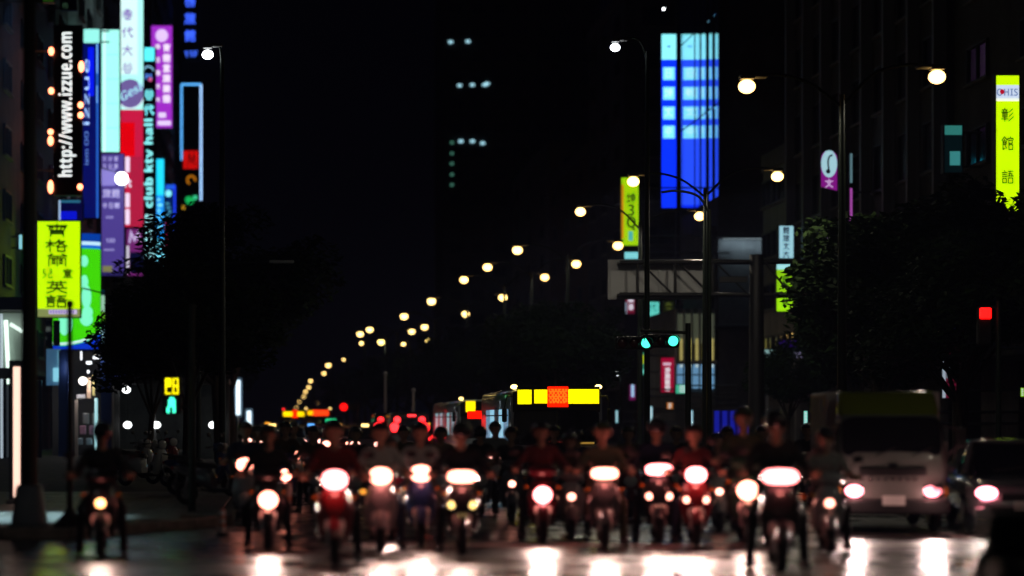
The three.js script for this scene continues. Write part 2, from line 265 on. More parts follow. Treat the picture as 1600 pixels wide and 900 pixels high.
{ // finned office front on the right
  const b = building('tall dark office block with pale vertical fins on its front', { side: 1, xf: 27, D0: 84.3, D1: 110, h: 40, mat: M.concreteD, floors: 10, cols: 7, ww: 2.2, wh: 2.4, end: 3 });
  for (let k = 0; k < 8; k++) part(b, 'fin', rbox(0.55, 30, 0.28, -8.25, 24, -12.6 + k * 3.6, 0.04), M.clad);
}
{ // central dark tower with few lit rooms
  const D = 300, s = F / D, b = thing('tower_block', 'tall unlit tower block with a few tiny lit windows', 'building', [(815 - VX) / s, 0, -D - 9]);
  part(b, 'wall', uvMetres(box(23, 78, 18, 0, 39, 0)), M.concreteD);
  part(b, 'roof_parapet', [box(23.4, 1.2, 0.4, 0, 78.6, 9), box(0.4, 1.2, 18, -11.5, 78.6, 0), box(0.4, 1.2, 18, 11.5, 78.6, 0)], M.concrete);
  for (let f = 0; f < 20; f++) for (let c = 0; c < 7; c++) addWindow(b, 2.0, 1.6, [-9.6 + c * 3.2, 6 + f * 3.5, 9.06], 0);
  const tiny = rbox(0.62, 0.36, 0.06, 0, 0, 0, 0.02), dotG = rbox(0.42, 0.34, 0.06, 0, 0, 0, 0.02);
  for (const [px, py] of [[704, 66], [731, 65], [718, 134], [738, 133], [757, 133], [761, 131], [720, 221], [738, 221], [754, 224]]) { const p = at(px, py, D); const m = part(b, 'lit_window', tiny, dotLit); m.position.set(p.x - b.position.x, p.y, 9.2); }
  for (const py of [223, 240, 256, 273, 289]) { const p = at(706, py, D); const m = part(b, 'stair_light', dotG, dotGreen); m.position.set(p.x - b.position.x, p.y, 9.2); }
}
{ // glazed corner shop with lit upper window strips and blue lit ground floor
  const D = 127, s = F / D, x0 = (1058 - VX) / s, x1 = (1119 - VX) / s, w = x1 - x0, b = thing('glazed_shop', 'narrow glazed building with yellow lit window strips above blue shopfront', 'building', [(x0 + x1) / 2, 0, -D - 5]);
  const hy = (py) => H - (py - VY) / s;
  part(b, 'wall', uvMetres(box(w + 0.1, hy(482), 9.6, 0, hy(482) / 2, -0.2)), M.concrete);
  const wy0 = hy(565), wy1 = hy(490), warm = glow(1, 0.85, 0.25, 0.35), warmB = glow(1, 0.9, 0.2, 0.9), blue = glow(0.25, 0.6, 1, 0.42), dk = glow(0.7, 0.8, 0.5, 0.06);
  for (let k = 0; k < 5; k++) {
    const x = -w / 2 + w * (k + 0.5) / 5, ww = w / 5 - 0.12;
    part(b, 'upper_pane', box(ww, (wy1 - wy0) * 0.62, 0.05, x, wy1 - (wy1 - wy0) * 0.31, 4.66), dk);
    part(b, 'lit_pane', box(ww * 0.42, (wy1 - wy0) * 0.6, 0.05, x + ww * 0.2, wy0 + (wy1 - wy0) * 0.3 - 0.35, 4.68), k % 2 ? warmB : warm);
    part(b, 'mullion', box(0.12, wy1 - wy0 + 0.6, 0.2, x - ww / 2 - 0.06, (wy0 + wy1) / 2, 4.7), M.alu);
    const bl = part(b, 'shop_window', box(ww, 1.7, 0.05, x, hy(588), 4.68), blue);
    part(bl, 'window_bar', box(ww, 0.08, 0.09, x, hy(588) + 0.1, 4.7), M.frame);
  }
  part(b, 'shop_cornice', box(w + 0.2, 0.25, 0.3, 0, hy(566), 4.72), M.alu);
}
{ // pale blank clad wall (grey blue) of a set-back block, with dark fascia
  const D = 128, s = F / D, x0 = (1117 - VX) / s, x1 = (1208 - VX) / s, w = x1 - x0, hy = (py) => H - (py - VY) / s, b = thing('clad_block', 'grey blue panelled block behind the overhead gantry', 'building', [(x0 + x1) / 2, 0, -D - 4]);
  part(b, 'wall', uvMetres(box(w + 6, hy(352), 7.7, 2.6, hy(352) / 2, -0.15)), M.concreteD);
  for (let i = 0; i < 5; i++) for (let j = 0; j < 3; j++) part(b, 'cladding_panel', rbox(w / 5 - 0.03, 1.85, 0.06, -w / 2 + w * (i + 0.5) / 5, hy(372) - 0.98 - j * 1.88, 3.72, 0.01), M.clad);
  part(b, 'fascia', rbox(w, 0.5, 0.2, 0, hy(366), 3.8, 0.03), M.housing);
  part(b, 'canopy', rbox(w + 0.4, 0.3, 1.4, 0, hy(512), 4.3, 0.04), M.housing);
  part(b, 'wash_light_bar', rbox(w - 0.3, 0.12, 0.14, 0, hy(366) - 0.28, 5.0, 0.04), M.housing); for (const k of [-1, 1]) part(b, 'bar_arm', rod([k * w * 0.4, hy(366), 3.9], [k * w * 0.4, hy(366) - 0.26, 5.0], 0.04), M.housing); part(b, 'wash_light_tube', rod([-w / 2 + 0.3, hy(366) - 0.37, 4.97], [w / 2 - 0.3, hy(366) - 0.37, 4.97], 0.03), glow(0.7, 0.9, 1, 0.3));
  { const L = new THREE.RectAreaLight(lin(0.6, 0.85, 1), 20, w - 0.4, 0.16); L.position.set(0, hy(366) - 0.42, 4.97); b.add(L); L.lookAt(b.position.x, hy(366) - 5, b.position.z + 3.6); }
}
// ---------------------------------------------------------------- illuminated signs
function sign(name, label, [x0, y0, x1, y1], D, draw, k = 1, o = {}) {
  const a = at(x0, y1, D), b = at(x1, y0, D), w = b.x - a.x, h = b.y - a.y, dp = o.deep ?? 0.34;
  const t = thing(name, label, o.category ?? 'sign', [(a.x + b.x) / 2, a.y, -D], 0, o.group);
  const rim = 0.05;
  part(t, 'housing', [box(w, h, dp - 0.06, 0, h / 2, -0.03), box(rim, h, 0.06, -w / 2 + rim / 2, h / 2, dp / 2 - 0.03), box(rim, h, 0.06, w / 2 - rim / 2, h / 2, dp / 2 - 0.03), box(w - 2 * rim, rim, 0.06, 0, h - rim / 2, dp / 2 - 0.03), box(w - 2 * rim, rim, 0.06, 0, rim / 2, dp / 2 - 0.03)], M.housing);
  const cw = Math.min(512, Math.max(48, Math.round((x1 - x0) * 5))), ch = Math.min(2000, Math.round(cw * h / w));
  const face = new THREE.Mesh(new THREE.PlaneGeometry(w - 2 * rim, h - 2 * rim), lit(print(cw, ch, draw), k)); face.name = 'lit_face'; face.position.set(0, h / 2, dp / 2 - 0.012); face.receiveShadow = true; t.add(face);
  if (o.bracket !== 0) {
    const sd = o.bracket ?? (x0 < VX ? -1 : 1), far = (x0 < VX ? -14.2 : 27) - t.position.x, reach = Math.max(0.6, Math.min(8, Math.abs(far) - w / 2));
    for (const f of [0.15, 0.85]) part(t, 'bracket', rod([sd * (w / 2 - 0.02), h * f, -0.05], [sd * (w / 2 + reach), h * f, -0.05], 0.05), M.galv);
  }
  if (o.light) {
    const [r, g, bl, i] = o.light, L = new THREE.RectAreaLight(lin(r, g, bl), i, w * 0.94, h * 0.96); L.position.set(0, h / 2, dp / 2 + 0.03); L.rotation.y = Math.PI; t.add(L);
  }
  return t;
}
const fillBG = (c, w, h, col) => { c.fillStyle = col; c.fillRect(0, 0, w, h); };
sign('shop_sign', 'bright yellow vertical sign with black characters beside the green sign', [57, 345, 127, 497], 106, (c, w, h) => {
  fillBG(c, w, h, '#c8ff00'); c.strokeStyle = '#0a2800';
  const s = w * 0.55; han(c, 'qi', w * 0.18, h * 0.025, w * 0.3, w * 0.036, 1.9); han(c, 'ge', w * 0.18, h * 0.185, w * 0.3, w * 0.038, 1.85); han(c, 'er', w * 0.2, h * 0.335, w * 0.3, w * 0.034, 1.8);
  han(c, 'er2', w * 0.11, h * 0.495, w * 0.22, w * 0.024, 1.2); han(c, 'tong', w * 0.58, h * 0.495, w * 0.22, w * 0.024, 1.2);
  han(c, 'ying', w * 0.2, h * 0.62, w * 0.29, w * 0.038, 1.8); han(c, 'yu', w * 0.18, h * 0.77, w * 0.29, w * 0.036, 1.85);
  c.fillStyle = '#7f8a50'; c.fillRect(0, h * 0.915, w, h * 0.085); c.fillStyle = '#c8b8e0'; c.fillRect(w * 0.27, h * 0.925, w * 0.66, h * 0.045);
  c.fillStyle = '#6a58a0'; for (let k = 0; k < 9; k++) c.fillRect(w * (0.3 + k * 0.065), h * 0.934, w * 0.035, h * 0.026);
}, 1.1, { light: [0.8, 1, 0.05, 0.35] });
{ // green sign with rounded (convex) front
  const D = 116, a = at(83, 546, D), b = at(157, 366, D), w = b.x - a.x, h = b.y - a.y, t = thing('shop_sign', 'curved bright green sign with white figures and blue swoosh behind the yellow sign', 'sign', [(a.x + b.x) / 2, a.y, -D]);
  const g = new THREE.CylinderGeometry(w * 0.62, w * 0.62, h, 32, 1, true, -0.94, 1.88); g.translate(0, h / 2, -w * 0.36);
  part(t, 'lit_face', g, lit(print(370, 900, (c, W, Hh) => {
    fillBG(c, W, Hh, '#3fd008'); c.fillStyle = '#063a9c'; c.fillRect(0, 0, W, Hh * 0.07); c.fillStyle = '#bfeaff'; c.fillRect(0, Hh * 0.07, W, Hh * 0.035); c.fillStyle = '#1a66d0'; c.fillRect(0, Hh * 0.1, W, Hh * 0.03);
    c.fillStyle = '#7ff8c8'; for (const [x, y, rx, ry] of [[0.66, 0.24, 0.07, 0.05], [0.66, 0.42, 0.07, 0.06], [0.7, 0.55, 0.09, 0.1], [0.3, 0.78, 0.14, 0.1], [0.7, 0.74, 0.12, 0.06], [0.72, 0.68, 0.1, 0.05]]) { c.beginPath(); c.ellipse(W * x, Hh * y, W * rx, Hh * ry, 0, 0, 7); c.fill(); }
    c.fillStyle = '#0a34c0'; c.beginPath(); c.moveTo(0, Hh); c.lineTo(0, Hh * 0.965); c.quadraticCurveTo(W * 0.55, Hh * 1.0, W, Hh * 0.86); c.lineTo(W, Hh); c.fill();
    c.strokeStyle = '#d8f8ff'; c.lineWidth = Hh * 0.018; c.beginPath(); c.moveTo(0, Hh * 0.945); c.quadraticCurveTo(W * 0.55, Hh * 0.985, W, Hh * 0.84); c.stroke();
  }), 1.15));
  part(t, 'housing', box(w * 0.98, h * 0.99, 0.3, 0, h / 2, -0.2), M.housing);
  for (const f of [0.1, 0.9]) part(t, 'bracket', rod([-w / 2, h * f, -0.2], [-w / 2 - 1.4, h * f, -0.2], 0.05), M.galv);
}
const redBulb = glow(1, 0.22, 0.1, 7);
{
  const t = sign('shop_sign', 'tall black sign with white web address running upward between red lamps', [84, 40, 129, 306], 110, (c, w, h) => { c.fillStyle = '#f4ffff'; c.strokeStyle = '#f4ffff'; upward(c, 'http://www.izzue.com', w * 0.42, h * 0.9, h * 0.87, w * 0.66); }, 1.25);
  const b0 = t.position;
  for (const [px, py, e] of [[80, 80, 1.5], [80, 142, 1.2], [79, 206, 1], [79, 220, 1.7], [79, 292, 2.4], [127, 104, 2.0], [126, 164, 1.1], [126, 180, 1.1], [125, 292, 1.1]]) {
    const p = at(px, py, 109.6), m = part(t, 'red_bulb', ball(0.15, 0, 0, 0, 1, e, 1, 12, 8), redBulb); m.position.set(p.x - b0.x, p.y - b0.y, 0.4);
    part(m, 'socket', rod([0, 0, -0.42], [0, 0, -0.1], 0.05), M.housing);
  }
}
sign('shop_sign', 'deep blue narrow sign with faint white letters beside the web address sign', [129, 68, 157, 342], 124, (c, w, h) => {
  fillBG(c, w, h, '#020a50'); c.fillStyle = '#0414d8'; c.fillRect(w * 0.3, h * 0.02, w * 0.36, h * 0.28); c.fillStyle = '#1c50a8'; c.fillRect(w * 0.8, 0, w * 0.14, h); c.fillStyle = '#6fa8e8'; c.fillRect(w * 0.82, 0, w * 0.08, h * 0.17); c.fillRect(w * 0.82, h * 0.24, w * 0.06, h * 0.1);
  c.fillStyle = '#9fc4ff'; upward(c, 'izzue', w * 0.2, h * 0.48, h * 0.4, w * 0.5, ''); c.fillStyle = '#5a80c8'; upward(c, 'iem OO', w * 0.22, h * 0.7, h * 0.2, w * 0.34, '');
}, 1.5);
sign('light_box', 'small dark blue lit box under the web address sign', [91, 312, 131, 346], 122, (c, w, h) => { fillBG(c, w, h, '#02063c'); c.fillStyle = '#0616e0'; c.fillRect(0, h * 0.55, w * 0.75, h * 0.4); c.fillStyle = '#2a7090'; c.fillRect(0, 0, w * 0.9, h * 0.12); c.fillStyle = '#b8d8ff'; c.fillRect(0, 0, w * 0.07, h); }, 0.9);
sign('light_column', 'pale cyan glowing column with overhanging top left of the tall white sign', [158, 46, 188, 239], 137, (c, w, h) => { fillBG(c, w, h, '#a4fff0'); c.fillStyle = '#86ecec'; for (let k = 1; k < 5; k++) c.fillRect(0, h * k / 5, w, h * 0.006); c.fillStyle = '#d4fff8'; c.fillRect(w * 0.1, 0, w * 0.12, h); }, 1.25, { light: [0.55, 1, 0.9, 0.2] });
sign('light_box', 'pale cyan horizontal box topping the glowing column', [130, 45, 157, 69], 136.5, (c, w, h) => fillBG(c, w, h, '#9dfff2'), 1.1, { bracket: 1 });
sign('shop_sign', 'muted violet panel crowded with small lettering under the cyan column', [158, 240, 195, 432], 138, (c, w, h) => {
  fillBG(c, w, h, '#55449c'); c.fillStyle = '#9a8ee8'; c.fillRect(0, h * 0.12, w * 0.62, h * 0.14); c.strokeStyle = '#c8c0ff';
  for (let r = 0; r < 2; r++) for (let q = 0; q < 3; q++) han(c, ['wen', 'gu', 'tong'][q], w * (0.03 + q * 0.26), h * (0.02 + r * 0.06), w * 0.2, w * 0.025);
  for (let q = 0; q < 2; q++) han(c, ['lv', 'guan'][q], w * (0.05 + q * 0.4), h * 0.29, w * 0.36, w * 0.05);
  for (let q = 0; q < 3; q++) han(c, ['zhong', 'ri', 'yu'][q], w * (0.03 + q * 0.27), h * 0.4, w * 0.24, w * 0.035);
  c.fillStyle = '#b8b0f4'; c.font = `bold ${Math.round(w * 0.26)}px sans-serif`; c.fillText('100', w * 0.18, h * 0.73); for (let k = 0; k < 7; k++) { c.fillRect(w * (0.1 + k * 0.07), h * 0.78, w * 0.045, h * 0.016); c.fillRect(w * (0.2 + k * 0.05), h * 0.51, w * 0.03, h * 0.02); }
  c.fillStyle = '#8a8858'; c.fillRect(w * 0.04, h * 0.92, w * 0.44, h * 0.05); c.fillStyle = '#30286a'; c.fillRect(0, h * 0.97, w, h * 0.03);
}, 0.85);
sign('shop_sign', 'huge white and red sign with violet characters and round script emblem', [188, -30, 225, 356], 155, (c, w, h) => {
  fillBG(c, w, h, '#b0fff4'); c.fillStyle = '#d8fffa'; c.fillRect(0, 0, w * 0.75, h * 0.38); c.strokeStyle = '#7a4fb0';
  const y = (py) => (py + 30) / 386 * h; ['juan', 'dai', 'da', 'gu'].forEach((k, i) => han(c, k, w * 0.06, y(14 + i * 28), w * 0.48, w * 0.05));
  c.fillStyle = '#c01840'; c.fillRect(0, y(172), w, h); c.fillStyle = '#d8000c'; c.fillRect(0, y(192), w * 0.62, y(245) - y(192)); c.fillStyle = '#a81a3c'; c.fillRect(w * 0.4, y(245), w * 0.55, h);
  c.fillStyle = '#6a5a96'; c.beginPath(); c.arc(w * 0.42, y(147), w * 0.62, 0, 7); c.fill(); c.strokeStyle = '#d8e8f4'; c.lineWidth = w * 0.06; c.beginPath(); c.arc(w * 0.42, y(147), w * 0.62, 0.3, 2.4); c.stroke();
  c.fillStyle = '#a8e8ff'; c.save(); c.translate(w * 0.02, y(160)); c.rotate(-0.5); c.font = `italic bold ${Math.round(w * 0.5)}px serif`; c.fillText('Gesh', 0, 0); c.restore();
  c.fillStyle = '#f0d8f4'; for (const [a, b] of [[246, 270], [303, 325], [328, 352]]) c.fillRect(w * 0.2, y(a), w * 0.2, y(b) - y(a)); c.strokeStyle = '#f4e8ff'; han(c, 'dai', w * 0.14, y(282), w * 0.32, w * 0.06);
}, 1.25, { light: [0.7, 0.9, 0.9, 0.2] });
sign('shop_sign', 'magenta sign with white letter under the huge red and white sign', [197, 357, 224, 432], 154, (c, w, h) => { fillBG(c, w, h, '#7a2878'); c.strokeStyle = '#e0c8ff'; c.lineWidth = w * 0.13; c.beginPath(); c.moveTo(w * 0.18, h * 0.3); c.lineTo(w * 0.28, h * 0.08); c.lineTo(w * 0.5, h * 0.24); c.lineTo(w * 0.72, h * 0.08); c.lineTo(w * 0.84, h * 0.32); c.stroke(); c.fillStyle = '#0a0c34'; c.fillRect(w * 0.2, h * 0.5, w * 0.8, h * 0.44); c.fillStyle = '#f0eaff'; c.fillRect(0, h * 0.36, w * 0.16, h * 0.6);  }, 0.85);
sign('shop_sign', 'black sign with cyan stacked letters and small round emblem', [224, 74, 244, 424], 176, (c, w, h) => {
  const y = (py) => (py - 74) / 350 * h; c.fillStyle = '#58f4ff'; c.fillRect(w * 0.05, 0, w * 0.85, y(95)); c.strokeStyle = '#78b0d0'; c.lineWidth = w * 0.12; c.beginPath(); c.arc(w * 0.4, y(112), w * 0.42, 3.4, 6.1); c.stroke(); c.fillStyle = '#5080e0'; c.font = `bold ${Math.round(w * 0.6)}px sans-serif`; c.fillText('PS', w * 0.08, y(124)); c.fillStyle = '#c05080'; c.beginPath(); c.arc(w * 0.55, y(124), w * 0.16, 0, 7); c.fill();
  c.strokeStyle = '#7ff4ff'; han(c, 'gu', w * 0.05, y(140), w * 0.8, w * 0.11); han(c, 'dai', w * 0.05, y(164), w * 0.8, w * 0.12);
  c.fillStyle = '#8ffaff'; upward(c, 'club ktv hall', w * 0.42, y(326), y(326) - y(184), w * 0.95); c.fillStyle = '#a0e8f0'; c.font = `bold ${Math.round(w * 0.55)}px sans-serif`;for (let i = 0; i < 5; i++) { c.fillRect(w * 0.12, y(336 + i * 12), w * 0.26, y(342) - y(336)); c.fillRect(w * 0.5, y(337 + i * 12), w * 0.22, y(342) - y(337)); } c.fillText('327', w * 0.02, y(404));
}, 1.5);
sign('shop_sign', 'purple vertical sign with white disc and white characters', [236, 40, 270, 201], 190, (c, w, h) => {
  fillBG(c, w, h, '#a02cc8'); c.fillStyle = '#e8c8ff'; c.beginPath(); c.arc(w * 0.5, h * 0.095, w * 0.3, 0, 7); c.fill(); c.strokeStyle = '#f8e8ff';
  ['qi', 'guan', 'tong', 'lv', 'er', 'yu'].forEach((k, i) => han(c, k, w * 0.56, h * (0.18 + i * 0.1), w * 0.34, w * 0.07));['ge', 'ri', 'wu', 'wen', 'da'].forEach((k, i) => han(c, k, w * 0.2, h * (0.18 + i * 0.13), w * 0.22, w * 0.045)); c.fillStyle = '#ecd8ff'; c.fillRect(w * 0.3, h * 0.93, w * 0.64, h * 0.045); c.fillRect(w * 0.34, h * 0.85, w * 0.36, h * 0.05);
}, 1.2);
sign('shop_sign', 'bright cyan narrow sign right of the black cyan lettered sign', [244, 248, 257, 420], 200, (c, w, h) => { fillBG(c, w, h, '#20d8ff'); c.fillStyle = '#1a90f0'; c.fillRect(0, h * 0.33, w, h * 0.4); c.fillStyle = '#80f0ff'; for (let k = 0; k < 7; k++) c.fillRect(w * 0.15, h * (0.36 + k * 0.05), w * (0.3 + 0.3 * (k % 2)), h * 0.024); c.fillStyle = '#7fe8ff'; c.fillRect(0, h * 0.74, w, h * 0.26); }, 1.4);
sign('shop_sign', 'small blue sign with pale round lamp figure next to the bright cyan sign', [258, 288, 275, 352], 204, (c, w, h) => { fillBG(c, w, h, '#02184c'); c.fillStyle = '#7fe8ff'; c.beginPath(); c.arc(w * 0.3, h * 0.22, w * 0.32, 0, 7); c.fill(); c.fillStyle = '#1c50c8'; c.fillRect(0, 0, w, h * 0.12); c.fillStyle = '#4088a0'; for (let k = 0; k < 5; k++) c.fillRect(w * 0.1 * (k % 3), h * (0.45 + k * 0.1), w * 0.4, h * 0.05); c.fillStyle = '#2040ff'; c.fillRect(w * 0.85, 0, w * 0.15, h); }, 1.5);
sign('shop_sign', 'small magenta sign below the pale round lamp figure', [255, 345, 264, 392], 203, (c, w, h) => fillBG(c, w, h, '#a0104c'), 0.6);
sign('shop_sign', 'blue dotted narrow sign left of the neon outlined sign', [270, 292, 277, 384], 212, (c, w, h) => { fillBG(c, w, h, '#04103a'); c.fillStyle = '#3f78ff'; for (let k = 0; k < 8; k++) c.fillRect(w * 0.2, h * (0.03 + k * 0.12), w * 0.6, h * 0.07); }, 0.95);
sign('hotel_sign', 'dark hotel sign with blue neon characters and floor number at the top', [284, -28, 311, 96], 244, (c, w, h) => { c.strokeStyle = '#3a62ff'; const y = (py) => (py + 28) / 124 * h; column(c, ['wu', 'lv', 'guan'], w * 0.16, y(-6), w * 0.64, y(27) - y(0) - w * 0.64, w * 0.08); c.fillStyle = '#3f6aff'; c.font = `bold ${Math.round(w * 0.5)}px sans-serif`; c.fillText('11F', w * 0.12, y(90)); }, 1.8);
{ // neon outline sign
  const D = 247, t = sign('neon_sign', 'black sign outlined in blue neon with red and green figures', [283, 131, 315, 330], D, (c, w, h) => {
    const y = (py) => (py - 131) / 199 * h; c.fillStyle = '#e0100c'; c.fillRect(w * 0.1, y(236), w * 0.75, y(264) - y(236)); c.strokeStyle = '#300000'; c.lineWidth = w * 0.06; c.beginPath(); c.moveTo(w * 0.3, y(262)); c.lineTo(w * 0.4, y(240)); c.lineTo(w * 0.52, y(256)); c.lineTo(w * 0.64, y(240)); c.lineTo(w * 0.72, y(262)); c.stroke();
    c.strokeStyle = '#c87810'; c.lineWidth = w * 0.1; c.beginPath(); c.arc(w * 0.5, y(282), w * 0.2, 2, 6.5); c.stroke(); c.fillStyle = '#18c060'; c.beginPath(); c.ellipse(w * 0.42, y(314), w * 0.24, w * 0.2, 0.5, 0, 7); c.fill(); c.fillStyle = '#40e0a0'; c.fillRect(w * 0.6, y(306), w * 0.2, w * 0.2); c.fillStyle = '#c09020'; c.fillRect(w * 0.02, y(322), w * 0.16, w * 0.2);
  }, 0.95);
  const neon = glow(0.1, 0.45, 1, 1.9), nw = glow(0.35, 0.6, 1, 2.2), hw = 16 * D / F, top = 199 * D / F;
  part(t, 'neon_tube', rod([-hw + 0.05, top - 0.1, 0.24], [hw - 0.05, top - 0.1, 0.24], 0.1), neon);
  part(t, 'neon_tube', rod([-hw + 0.06, top * 0.4, 0.24], [-hw + 0.06, top - 0.15, 0.24], 0.09), neon); part(t, 'neon_tube', rod([hw - 0.06, top * 0.08, 0.24], [hw - 0.06, top - 0.15, 0.24], 0.1), nw);
}
sign('shop_sign', 'small pale green striped strip beside the curved green sign', [157, 452, 165, 540], 126, (c, w, h) => { fillBG(c, w, h, '#103040'); c.fillStyle = '#b8f0d0'; c.fillRect(0, h * 0.1, w, h * 0.3); c.fillStyle = '#80d830'; c.fillRect(0, h * 0.4, w, h * 0.2); c.fillStyle = '#a8e0f0'; c.fillRect(0, h * 0.66, w, h * 0.3); }, 0.7);
sign('light_box', 'tiny pale cyan sign at the left edge behind the lamp pole', [29, 366, 38, 391], 104, (c, w, h) => fillBG(c, w, h, '#9ff0ff'), 0.85);
sign('shop_sign', 'dim green sign at the top left corner above the lamp pole', [66, -12, 86, 5], 100, (c, w, h) => { fillBG(c, w, h, '#2c6a10'); }, 0.35);
sign('shop_sign', 'faint sign with one character above the web address sign', [94, -10, 120, 17], 118, (c, w, h) => { c.strokeStyle = '#3c5c44'; han(c, 'ge', w * 0.1, h * 0.55, h * 0.4, h * 0.03); }, 0.6);
// right side
sign('shop_sign', 'tall blue sign with white squares on the right', [1032, 53, 1057, 326], 140, (c, w, h) => {
  const y = (py) => (py - 53) / 273 * h; fillBG(c, w, h, '#0830ff'); c.fillStyle = '#8cf4ff'; c.fillRect(0, 0, w, y(93)); c.fillStyle = '#7fe8ff'; for (const a of [105, 136, 167, 197]) { c.fillRect(w * 0.1, y(a), w * 0.8, y(a + 20) - y(a)); }
  c.strokeStyle = '#cffcff'; c.lineWidth = w * 0.03; for (const a of [107, 138, 169, 199]) han(c, ['kun', 'wen', 'zhong', 'ri'][(a / 31 | 0) % 4], w * 0.2, y(a), w * 0.55, w * 0.05);
  c.fillStyle = '#2a50c0'; c.beginPath(); c.moveTo(w * 0.36, y(71)); c.lineTo(w * 0.64, y(71)); c.lineTo(w * 0.5, y(75)); c.fill();
}, 1.3, { light: [0.1, 0.3, 1, 0.25], bracket: 0 });
{ // mirror-polished curtain wall beside the blue sign: its panels catch the sign's image
  const x = (1060 - VX) * 140 / F, b = thing('curtain_wall', 'polished dark glass facade mirroring the tall blue sign', 'building', [x, 0, -140]);
  part(b, 'corner_pilaster', box(0.22, 33, 0.3, 0.0, 16.7, -0.36), M.dark);
  part(b, 'wall', uvMetres(box(9, 33, 13, 4.62, 16.5 + 0.2, 6.0)), M.concreteD);
  for (let k = 0; k < 7; k++) for (let j = 2; j < 5; j++) { const m = part(b, 'glass_panel', box(0.06, 5.7, 1.94, 0, 0, 0), M.mirrorGlass); m.position.set(0.03 + 0.015 * (k % 2), 4 + j * 5.8 + 2.9, 0.6 + k * 1.97); m.rotation.y = [-0.004, 0.004, -0.012, -0.016, -0.042, -0.053, -0.06][k]; }
}
sign('shop_sign', 'yellow green vertical sign with dark characters under a street lamp', [969, 277, 998, 385], 126, (c, w, h) => { fillBG(c, w, h, '#b4f008'); c.fillStyle = '#d8a010'; c.fillRect(0, h * 0.1, w * 0.16, h * 0.8); c.strokeStyle = c.fillStyle = '#1c4a08'; han(c, 'kun', w * 0.28, h * 0.22, w * 0.58, w * 0.07); c.font = `bold ${Math.round(w * 0.85)}px sans-serif`; c.fillText('3', w * 0.34, h * 0.56); c.fillText('Q', w * 0.26, h * 0.74); c.fillStyle = '#5ac8c0'; c.fillRect(w * 0.42, h * 0.79, w * 0.26, h * 0.14); }, 0.8);
sign('light_box', 'small pale cyan box under the yellow green sign', [974, 393, 998, 406], 126, (c, w, h) => fillBG(c, w, h, '#8cecf4'), 0.85);
sign('shop_sign', 'small red and white sign hanging below the gantry panel', [976, 464, 992, 491], 152, (c, w, h) => { fillBG(c, w, h, '#701430'); c.fillStyle = '#e8e0f0'; c.fillRect(w * 0.28, 0, w * 0.6, h * 0.3); c.fillRect(w * 0.35, h * 0.42, w * 0.5, h * 0.36); c.fillStyle = '#a0c0d8'; c.fillRect(0, h * 0.3, w * 0.12, h * 0.7); }, 0.85);
sign('shop_sign', 'pale cyan sign with dark brush strokes above the green signals', [1008, 471, 1030, 522], 138, (c, w, h) => { fillBG(c, w, h, '#6cecdc'); c.strokeStyle = '#1a6a70'; han(c, 'dai', w * 0.2, h * 0.06, w * 0.6, w * 0.06); han(c, 'da', w * 0.15, h * 0.5, w * 0.7, w * 0.07); }, 0.8);
sign('shop_sign', 'dim olive sign with dark characters beside the pale cyan sign', [1034, 470, 1054, 526], 138.6, (c, w, h) => { fillBG(c, w, h, '#1a200c'); c.strokeStyle = '#5a6424'; column(c, ['juan', 'gu', 'ge'], w * 0.2, h * 0.03, w * 0.6, h * 0.1, w * 0.07); }, 0.6);
sign('shop_sign', 'crimson sign with white characters beside the glazed shop', [1031, 558, 1054, 614], 128, (c, w, h) => { fillBG(c, w, h, '#a80834'); c.fillStyle = '#f4c8e0'; c.fillRect(w * 0.15, h * 0.14, w * 0.6, h * 0.08); c.strokeStyle = '#fff0fa'; column(c, ['kun', 'lv', 'er', 'yu'], w * 0.3, h * 0.28, w * 0.38, h * 0.02, w * 0.08); }, 0.8);
sign('shop_sign', 'small green lit sign below the left green signal', [1000, 550, 1011, 587], 130, (c, w, h) => { fillBG(c, w, h, '#3c9878'); c.fillStyle = '#c8d820'; c.fillRect(w * 0.1, h * 0.1, w * 0.5, h * 0.4); c.fillStyle = '#80f0e0'; c.fillRect(w * 0.1, h * 0.75, w * 0.7, h * 0.2); }, 0.6);
sign('shop_sign', 'small magenta and white sign far behind the bus', [982, 600, 993, 626], 150, (c, w, h) => { fillBG(c, w, h, '#6a1050'); c.fillStyle = '#a8d8ff'; c.fillRect(w * 0.3, 0, w * 0.5, h * 0.8); }, 0.9);
sign('shop_sign', 'white vertical sign with black characters above the green sign', [1215, 352, 1240, 405], 107, (c, w, h) => { fillBG(c, w, h, '#a8e0f0'); c.strokeStyle = '#203048'; column(c, ['guan', 'lv', 'wen', 'da'], w * 0.26, h * 0.03, w * 0.46, h * 0.03, w * 0.06); }, 0.85);
sign('shop_sign', 'bright lime sign half hidden by leaves below the white sign', [1211, 411, 1241, 488], 107.4, (c, w, h) => { fillBG(c, w, h, '#90d010'); c.fillStyle = '#a8ecf0'; c.fillRect(0, 0, w * 0.8, h * 0.12); c.fillStyle = '#a4f010'; c.fillRect(0, h * 0.66, w, h * 0.34); c.strokeStyle = '#3c7008'; han(c, 'tong', w * 0.2, h * 0.24, w * 0.6, w * 0.05); han(c, 'guan', w * 0.3, h * 0.72, w * 0.4, w * 0.05); }, 1.0);
